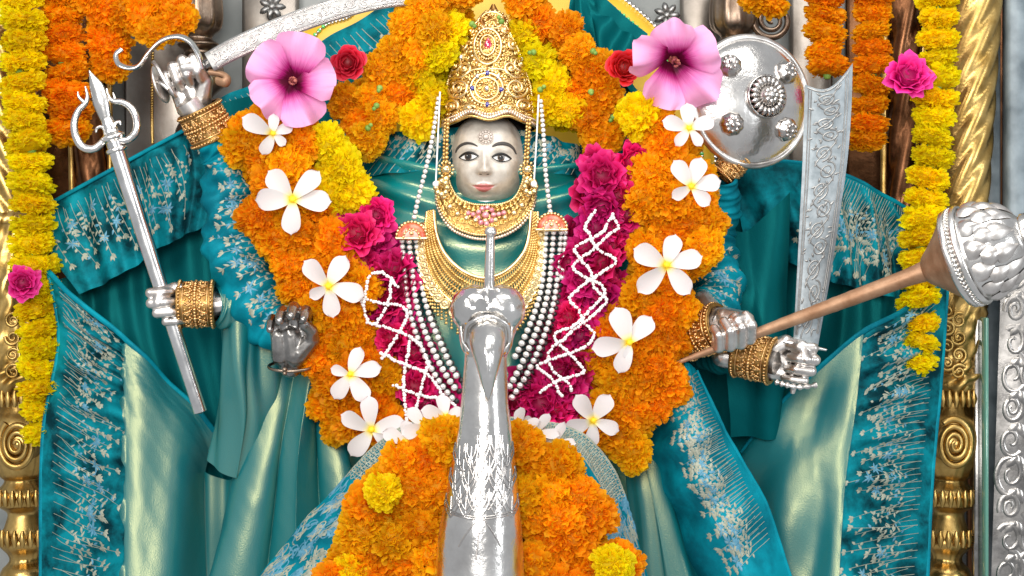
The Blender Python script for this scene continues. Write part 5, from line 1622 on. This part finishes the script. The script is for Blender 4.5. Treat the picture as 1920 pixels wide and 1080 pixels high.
def pick(seq, r): return seq[r.randrange(len(seq))]
def flowers(t, pts, kinds, R, depth, seed, tilt=.55, name='marigold', meshes=None, face=(0, -1, .12), zs=1.0):
    """pts: (px, py[, kind]); each becomes a flower of the garland, turned roughly to the front"""
    r = random.Random(seed)
    for p in pts:
        kind = p[2] if len(p) > 2 else pick(kinds, r)
        y = depth(p[0], p[1]) if callable(depth) else depth
        y += r.uniform(-.016, .012)
        ax = nrm(np.array(face) + np.array((r.uniform(-tilt, tilt), 0, r.uniform(-tilt, tilt))))
        me = pick(meshes if meshes else MG[kind], r)
        k = R * r.uniform(.90, 1.12) / 1000
        place(name, me, t, frame_M(P(p[0], p[1], y), ax, r.uniform(0, TAU), (k, k, k * zs)))
def cord(t, pts, w=.003, name='cord'):
    m = MB(); m.tube(catmull(PP(pts), 40), w, 6); m.build(name, M['thread'], t)

def garland(label, polys, group, depth, sp, R, seed, base, tilt=.6, meshes=None, name='marigold', back=True):
    """polys: (polygon, kinds); a deeper layer behind fills what shows between"""
    t = thing('flower_garland' if meshes is None else 'rose_garland', label, 'garland', base, group)
    for k, (poly, kinds) in enumerate(polys):
        pts = fill(poly, sp, seed + k)
        flowers(t, pts, kinds, R, depth, seed + k, tilt, name, meshes)
        if back:
            pts = fill(poly, sp * 1.35, seed + 50 + k)
            cx = sum(p[0] for p in poly) / len(poly); cy = sum(p[1] for p in poly) / len(poly)
            pts = [(cx + (p[0] - cx) * .9, cy + (p[1] - cy) * .94) for p in pts]
            flowers(t, pts, kinds, R, (lambda x, y: depth(x, y) + .045) if callable(depth) else depth + .045, seed + 80 + k, tilt, name, meshes)
    return t

O, A_, Y_ = 'orange', 'amber', 'yellow'
GA = 'marigold garlands worn by the statue'
gl = garland('thick orange marigold garland hanging down the chest on the trident side',
             [([(440, 222), (575, 232), (585, 310), (612, 395), (640, 470), (685, 520), (688, 585), (708, 640), (722, 700), (752, 775), (728, 830), (655, 862), (635, 810), (600, 755), (585, 690), (592, 620), (545, 580), (520, 510), (486, 440), (465, 370), (448, 290)], [O, O, O, A_]),
              ([(590, 228), (640, 245), (672, 300), (676, 388), (632, 398), (606, 335), (585, 290)], [Y_])],
             GA, lambda x, y: -.085 + .00012 * abs(x - 600) * (y < 400), 51, 45, 101, P(600, 860, -.08))
gr = garland('thick orange marigold garland hanging down the chest on the mace side',
             [([(1225, 200), (1262, 190), (1295, 250), (1325, 310), (1336, 400), (1326, 480), (1290, 560), (1270, 640), (1255, 720), (1232, 775), (1195, 840), (1168, 885), (1135, 850), (1110, 810), (1105, 735), (1130, 650), (1165, 560), (1180, 470), (1200, 380), (1218, 300)], [O, O, O, A_]),
              ([(1172, 180), (1220, 168), (1225, 215), (1208, 288), (1168, 280)], [Y_])],
             GA, lambda x, y: -.085 + .00012 * abs(x - 1200) * (y < 400), 51, 45, 111, P(1190, 890, -.08))
ar = garland('arch of orange and yellow marigolds curving over the gold crown',
             [([(795, -35), (775, 35), (738, 62), (735, 115), (685, 130), (688, 180), (625, 195), (620, 232), (660, 255), (690, 275), (705, 235), (758, 195), (762, 150), (795, 108), (825, 62), (885, 20), (905, -35)], [A_, A_, O]),
              ([(880, 12), (835, 62), (795, 115), (768, 155), (762, 232), (805, 236), (822, 190), (838, 130), (865, 62)], [Y_]),
              ([(905, -35), (1025, -35), (1030, 35), (1092, 40), (1095, 105), (1130, 118), (1140, 165), (1160, 205), (1152, 275), (1115, 270), (1090, 195), (1062, 130), (1025, 65), (965, 20)], [A_, O, O]),
              ([(965, 30), (1012, 65), (1050, 118), (1072, 165), (1090, 235), (1082, 262), (1046, 248), (1022, 200), (1002, 120), (975, 70)], [Y_])],
             GA, lambda x, y: -.005 - .00008 * max(0, y - 100), 50, 42, 121, P(915, -20, 0))
# gaps of the arch show small green calyxes and buds
m = MB(); r = random.Random(4)
for px, py in ((706, 198), (712, 165), (1000, 98), (1013, 168), (1112, 96), (1108, 172), (1150, 220), (940, 40), (690, 240), (885, 45)):
    c = P(px, py, -.055); m.beads([c, c + np.array((r.uniform(-.008, .008), -.006, r.uniform(-.008, .008)))], [.006, .0042], fine=True)
m.build('bud', M['green'], ar, kind='stuff')

GR = 'magenta rose garlands netted with white buds'
rl = garland('magenta rose garland crossed by white bud strings on the trident side',
             [([(630, 402), (702, 398), (748, 485), (760, 560), (800, 640), (848, 725), (846, 788), (785, 785), (735, 700), (695, 590), (684, 520), (645, 465)], [O])],
             GR, -.080, 38, 39, 131, P(780, 780, -.08), .7, RS, 'rose')
rr_ = garland('magenta rose garland crossed by white bud strings on the mace side',
              [([(1118, 302), (1205, 298), (1194, 380), (1164, 480), (1152, 560), (1116, 640), (1098, 735), (1066, 785), (968, 788), (964, 748), (1012, 680), (1045, 590), (1066, 480), (1096, 380)], [O])],
              GR, -.080, 38, 39, 141, P(1030, 780, -.08), .7, RS, 'rose')
flowers(rr_, [(1012, 762), (1128, 330)], [O], 50, -.10, 145, .2, 'rose', RS)
flowers(rl, [(668, 436)], [O], 42, -.10, 146, .2, 'rose', RS)
def bud_strings(t, lines, y):
    r = random.Random(9)
    for ln in lines:
        pts = [(x, yy, y + r.uniform(-.006, .004)) for x, yy in ln]
        c = catmull(PP(pts), 12 * len(pts))
        s = np.concatenate([[0], np.cumsum(np.linalg.norm(np.diff(c, axis=0), axis=1))])
        k = np.arange(0, s[-1], .0050)
        pc = np.stack([np.interp(k, s, c[:, i]) for i in range(3)], -1)
        m = MB()
        rad = np.array([r.uniform(.0025, .0037) for _ in pc])
        pc = pc + np.array([[r.uniform(-.0012, .0012), 0, r.uniform(-.0012, .0012)] for _ in pc])
        m.beads(pc, rad, fine=True)
        m.build('bud_string', M['string'], t)
bud_strings(rl, [[(682, 572), (690, 525), (704, 511), (722, 514), (746, 538)], [(733, 522), (728, 568), (702, 612)], [(680, 560), (715, 568), (750, 574), (764, 592), (738, 640), (716, 672)],
                 [(688, 604), (730, 616), (762, 628), (790, 650), (806, 692)], [(770, 634), (760, 690), (757, 722), (762, 790)], [(714, 662), (760, 684), (802, 702), (832, 742)],
                 [(738, 722), (790, 742), (838, 750), (862, 770)], [(800, 690), (786, 742), (778, 790)], [(690, 604), (676, 560)]], -.128)
lo_ = catmull([(1088, 400), (1074, 470), (1060, 540), (1040, 610), (1008, 680), (980, 740)], 60)      # inner and outer edge of the netted part
hi_ = catmull([(1178, 400), (1166, 470), (1150, 540), (1128, 610), (1104, 680), (1088, 740)], 60)
def wavy(phase, waves, amp=.42):
    out = []
    for q in np.linspace(0, 1, 26):
        k = .5 + amp * (2 / math.pi) * math.asin(math.sin(q * TAU * waves + phase)) * 1.05
        i = q * 59; j = min(58, int(i)); f = i - j
        A = lo_[j] * (1 - f) + lo_[j + 1] * f; B = hi_[j] * (1 - f) + hi_[j + 1] * f
        k += .07 * math.sin(q * 31 + phase * 5); out.append(tuple(A * (1 - k) + B * k + np.array((0, 5 * math.sin(q * 23 + phase * 3)))))
    return out
bud_strings(rr_, [wavy(0.4, 2.6), wavy(0.4 + math.pi, 2.6), wavy(2.2, 1.9, .40)], -.128)

# flowers heaped round the foot of the swan neck
sl = garland('heap of orange marigolds round the foot of the swan neck on the trident side',
             [([(840, 822), (790, 832), (745, 868), (712, 925), (670, 985), (640, 1050), (625, 1125), (812, 1125), (826, 1000)], [O, O, A_])], 'marigold heaps round the swan', lambda x, y: -.305 - .00010 * (y - 820), 52, 49, 151, P(760, 1130, -.33), back=True)
flowers(sl, [(718, 922, Y_), (660, 1075, Y_)], [Y_], 35, -.365, 155)
sr_ = garland('heap of orange marigolds round the foot of the swan neck on the mace side',
              [([(978, 832), (1015, 845), (1060, 888), (1098, 935), (1132, 1000), (1165, 1060), (1175, 1125), (996, 1125), (988, 1000)], [O, O, A_])], 'marigold heaps round the swan', lambda x, y: -.305 - .00010 * (y - 820), 52, 49, 161, P(1070, 1130, -.33), back=True)
flowers(sr_, [(1150, 1060, Y_)], [Y_], 40, -.365, 165)

# hanging strings of marigolds at the sides
def hanging(label, path, kind, R, step, y, seed, group, axial=.64, cordtop=True):
    t = thing('hanging_garland', label, 'garland', P(path[0][0], path[0][1], y), group)
    c = catmull(np.array(path, float), 300)
    s = np.concatenate([[0], np.cumsum(np.hypot(*np.diff(c, axis=0).T))])
    r = random.Random(seed)
    x = 0; k = 0
    while x <= s[-1] + .1:
        px, py = np.interp(x, s, c[:, 0]), np.interp(x, s, c[:, 1])
        px2, py2 = np.interp(x + 4, s, c[:, 0]), np.interp(x + 4, s, c[:, 1])
        d = P(px2, py2, y) - P(px, py, y)
        if np.linalg.norm(d) < 1e-6: d = np.array((0, 0, -1.0))
        d = nrm(nrm(d) + np.array((r.uniform(-.28, .28), r.uniform(-.25, .15), 0))) * (1 if r.random() < .75 else -1)
        k_ = R * sc(y) * r.uniform(.97, 1.12) / 1000
        place('marigold', pick(MG[kind + '_flat'], r), t, frame_M(P(px + r.uniform(-3, 3), py, y + r.uniform(-.006, .006)), d, r.uniform(0, TAU), (k_, k_, k_ * axial / .62)))
        x += step * r.uniform(.86, 1.04)
    cord(t, [(p[0], p[1], y) for p in path])
    return t
HG = 'marigold strings hanging at the sides of the shrine'
hanging('long yellow marigold garland at the edge beside the small magenta rose', [(42, -40), (44, 100), (47, 200), (54, 300), (58, 400), (64, 470), (70, 560), (78, 650), (76, 720), (84, 780), (91, 838)], Y_, 45, 41, .16, 201, HG)
hanging('short orange marigold garland hanging behind the trident head', [(112, -40), (116, 55), (122, 110), (125, 155), (129, 200), (122, 262)], O, 45, 38, .22, 202, HG)
hanging('orange marigold garland string directly above the tip of the broad sword', [(1545, -40), (1548, 30), (1548, 85), (1550, 130)], O, 41, 35, .20, 203, HG)
hanging('orange marigold garland string between the broad sword and the big rose', [(1634, -40), (1633, 40), (1632, 110), (1632, 180), (1630, 240), (1626, 268)], O, 38, 36, .20, 204, HG)
hanging('long yellow marigold garland in front of the twisted gold pillar', [(1762, -40), (1756, 50), (1752, 140), (1750, 220), (1746, 300), (1736, 390), (1728, 460), (1722, 540), (1724, 620), (1718, 660), (1714, 702)], Y_, 42, 40, .14, 205, HG)
t = hanging('orange marigold garland looped above the hooked sword guard', [(150, -30), (200, 10), (250, 22), (300, 28), (345, 10)], O, 44, 34, .22, 206, HG, 1.0)
flowers(t, [(330, 40), (290, 58)], [A_], 42, .20, 208)
hanging('short orange marigold string end hanging behind the hooked sword guard', [(208, 40), (206, 85), (208, 134)], O, 42, 42, .25, 209, HG, 1.0)
t = hanging('small orange marigold garland end hanging above the bronze baluster', [(1400, -35), (1430, -2), (1470, -10)], A_, 38, 33, .28, 207, HG, 1.0)

def single_rose(px, py, y, R, me, label, cat='rose', axis=(0, -1, .1), spin=0, group=None):
    o = place('rose', me, None, frame_M(P(px, py, y), axis, spin, R / 1000))
    tag(o, label, cat, group); ORIG[o.name] = np.zeros(3)
single_rose(1706, 140, .09, 47, RS_P[0], 'large magenta rose tied beside the yellow garland by the gold pillar', axis=(.1, -1, .3), spin=1)
single_rose(44, 530, .10, 34, RS_P[1], 'small magenta rose tied on the yellow garland at the edge', axis=(.3, -1, .1), spin=2)
single_rose(652, 118, -.06, 35, RS_R[0], 'red rose between the hibiscus and the arch near the curved sword', axis=(0, -1, -.1), spin=0)
single_rose(1172, 126, -.06, 36, RS_R[1], 'red rose between the hibiscus and the arch near the shield', axis=(.1, -1, .0), spin=3)

# plumeria: five separate waxy petals
def plum_petal(seed, name='petal'):
    r = np.random.default_rng(seed); m = MB()
    nu, nv = 9, 14
    G = np.zeros((nu, nv, 3))
    for a, s in enumerate(np.linspace(-1, 1, nu)):
        for b, v in enumerate(np.linspace(0, 1, nv)):
            w = .045 + .225 * math.sin(math.pi * min(1, v ** 1.15 * .74)) ** .8
            w = w * math.sqrt(max(.004, 1 - ((v - .74) / .26) ** 2)) if v > .74 else w
            sk = .05 * math.sin(v * 3) * (1 if r.random() < 0 else 1)
            G[a, b] = (s * w + sk * v, v * (1 - .03 * s * s), .10 * v - .14 * v * v + .10 * (s * s) * w * 2.2 * (1 - .3 * v) + .035 * s * math.sin(v * 4 + seed))
    uv = np.zeros((nu, nv, 2)); uv[..., 0] = np.linspace(0, 1, nu)[:, None]; uv[..., 1] = np.linspace(0, 1, nv)[None]
    m.grid(G, uv=uv)
    return m.mesh(name, M['plumeria'])
PLP = [plum_petal(i) for i in range(4)]
def plumeria(px, py, y, R, angs, label, tilt=(0, 0), group='white plumeria flowers on the garlands', name='plumeria'):
    """angs: (angle in the picture, relative length) of each petal, anticlockwise from the right"""
    c = P(px, py, y)
    t = thing(name, label, 'flower', c, group)
    F = nrm(np.array((tilt[0], -1, tilt[1])))
    up = nrm(np.array((0, 0, 1.0)) - F * F[2]); rt = np.cross(up, F) * -1
    if rt[0] < 0: rt = -rt
    r = random.Random(int(px * 3 + py))
    for k, (a, l) in enumerate(angs):
        a = math.radians(a)
        d = math.cos(a) * rt + math.sin(a) * up
        tg = np.cross(d, F)
        tw = .28
        x = tg * math.cos(tw) + F * math.sin(tw); z = np.cross(x, d)
        if np.dot(z, F) < 0: z = -z
        k_ = R / 1000 * l
        wv = r.uniform(.95, 1.1)
        Mx = Matrix(((x[0] * k_ * wv, d[0] * k_, z[0] * k_, 0), (x[1] * k_ * wv, d[1] * k_, z[1] * k_, 0), (x[2] * k_ * wv, d[2] * k_, z[2] * k_, 0), (0, 0, 0, 1)))
        p = c + F * (.0006 * k)
        Mx.translation = Vector(p)
        place('petal', pick(PLP, r), t, Mx)
    m = MB(); m.beads([c + F * .0025], .0055 * R / 60, fine=True); m.build('throat', M['throat'], t)
M['throat'] = plain('plumeria_throat', (.90, .60, .02), .5, .3)
PY = -.150
plumeria(549, 374, PY, 70, [(132, .98), (48, 1.0), (182, .98), (-2, 1.0), (-92, .92)], 'largest white plumeria high on the orange garland on the trident side')
plumeria(512, 250, -.13, 52, [(155, 1.2), (245, .85), (25, .75), (318, .6), (90, .7)], 'white plumeria tucked under the pink hibiscus near the raised sword', (.2, -.2))
plumeria(616, 537, PY, 64, [(135, 1.0), (62, 1.0), (-13, 1.05), (-80, .90), (212, .62)], 'white plumeria where the orange garland meets the white netted roses')
plumeria(657, 702, PY, 58, [(72, .92), (165, .66), (15, 1.0), (238, .92), (305, 1.0)], 'white plumeria directly above the lowest one on the trident side', (-.1, .1))
plumeria(697, 806, -.17, 62, [(97, 1.0), (155, 1.0), (232, .98), (15, 1.0), (-40, .6)], 'lowest white plumeria on the trident side, lying against the turquoise cloth')
plumeria(1292, 241, -.13, 52, [(95, .92), (165, .98), (20, .96), (232, .8), (305, .75)], 'white plumeria between the pink hibiscus and the round shield', (.1, .1))
plumeria(1296, 350, PY, 56, [(125, 1.02), (72, 1.0), (12, .98), (212, .72), (-45, .85)], 'white plumeria just below the round shield')
plumeria(1250, 497, PY, 68, [(75, .85), (155, .98), (225, 1.05), (-50, 1.0), (15, .98)], 'widest white plumeria in the middle of the garland on the mace side')
plumeria(1180, 643, PY, 62, [(112, 1.12), (50, 1.02), (190, 1.12), (250, .95), (262, .5)], 'white plumeria with splayed petals between white netted roses and mace tip', (.1, .1))
plumeria(1112, 789, -.165, 56, [(125, 1.0), (58, 1.0), (-20, .90), (200, .95), (268, .85)], 'lowest white plumeria on the mace side above the turquoise cloth')
# crumpled white blossoms between roses and turquoise cloth
for px, py, sp, lab in ((835, 782, 20, 'crumpled white blossom touching the swan neck on the trident side'), (795, 800, 55, 'crumpled white blossom in the middle of three on the trident side of the swan'), (762, 830, 10, 'crumpled white blossom nearest the lowest plumeria on the trident side'),
                        (975, 806, 30, 'crumpled white blossom touching the swan neck on the mace side'), (1008, 812, 70, 'crumpled white blossom in the middle of three on the mace side of the swan'), (1040, 832, 5, 'crumpled white blossom farthest from the swan neck on the mace side')):
    plumeria(px, py, -.30, 44, [(sp + k * 72, .9 + .15 * ((k * 7) % 3) / 2) for k in range(5)], lab, (.5 if px < 900 else -.5, .5), 'white blossoms behind the swan flowers', 'white_blossom')

# hibiscus: five broad ruffled petals round a dark throat
def hib_petal(seed, fun=.34, ruf=1.0):
    r = np.random.default_rng(seed); m = MB(); nu, nv = 17, 16
    p1, p2 = r.uniform(0, TAU, 2)
    G = np.zeros((nu, nv, 3))
    for a, s in enumerate(np.linspace(-1, 1, nu)):
        for b, v in enumerate(np.linspace(0, 1, nv)):
            w = .06 + .62 * v ** .85 * (1 - .30 * max(0, v - .72) / .28)
            L = v * (1 - .16 * abs(s) ** 2.4 * v)
            z = -fun * (1 - v) ** 1.9 + (ruf - 1) * (.16 * v * v * math.sin(s * 2.4 + p2) - .22 * max(0, v - .6)) + .20 * v * v * math.sin(s * 3.2 + p1) + .095 * v ** 3 * math.sin(s * 7 + p2) + .03 * v ** 2 * math.sin(s * 15 + p1) - .10 * max(0, v - .75) * 2 + .07 * s * v
            G[a, b] = (s * w, L, z)
    uv = np.zeros((nu, nv, 2)); uv[..., 0] = np.linspace(0, 1, nu)[:, None] + seed * .37; uv[..., 1] = np.linspace(0, 1, nv)[None]
    m.grid(G, uv=uv)
    return m.mesh('petal', M['hibiscus'])
HBP = [hib_petal(i) for i in range(5)]
HBQ = [hib_petal(i + 21, .44, 1.7) for i in range(5)]
def hibiscus(px, py, y, R, start, label, tilt):
    c = P(px, py, y); t = thing('hibiscus', label, 'flower', c, 'pink hibiscus flowers beside the arch')
    F = nrm(np.array((tilt[0], -1, tilt[1]))); up = nrm(np.array((0, 0, 1.0)) - F * F[2]); rt = np.cross(F, up)
    if rt[0] < 0: rt = -rt
    r = random.Random(int(px))
    for k in range(5):
        a = math.radians(start + 72 * k)
        d = math.cos(a) * rt + math.sin(a) * up; x = np.cross(d, F); z = F
        k_ = R / 1000 * r.uniform(.90, 1.08) * (1.18 if (a % TAU > 4.4 and a % TAU < 5.6 and px > 1000) else 1)
        d = nrm(d + F * r.uniform(-.05, .28)); x = nrm(np.cross(d, F)); x = nrm(x + F * r.uniform(.05, .30)); z = np.cross(x, d); z = z if np.dot(z, F) > 0 else -z
        Mx = Matrix(((x[0] * k_, d[0] * k_, z[0] * k_, 0), (x[1] * k_, d[1] * k_, z[1] * k_, 0), (x[2] * k_, d[2] * k_, z[2] * k_, 0), (0, 0, 0, 1)))
        Mx.translation = Vector(c + F * (.004 + .001 * k))
        place('petal', (HBP if px < 1000 else HBQ)[k], t, Mx)
    m = MB(); m.beads([c - F * (.030 if px < 1000 else .038)], .012, fine=True); b = c - F * (.022 if px < 1000 else .029)
    m.tube([b, b + F * .018 + rt * .002, b + F * .034 + rt * .005], [.006, .0045, .003], 8)
    m.beads([b + F * (.020 + .004 * (i % 4)) + rt * .006 * math.cos(i * 2.4) + up * .006 * math.sin(i * 2.4) for i in range(16)], .0024)
    m.build('stamen', M['stamen'], t)
M['stamen'] = plain('dark_stamen', (.16, .01, .04), .5, .3, (.40, .12, .08), 200)
hibiscus(549, 152, -.125, 84, 75, 'pink hibiscus with dark throat beside the curved sword blade', (.05, -.05))
hibiscus(1268, 118, -.125, 84, 100, 'pink hibiscus with dark throat overlapping the round shield', (.05, -.42))
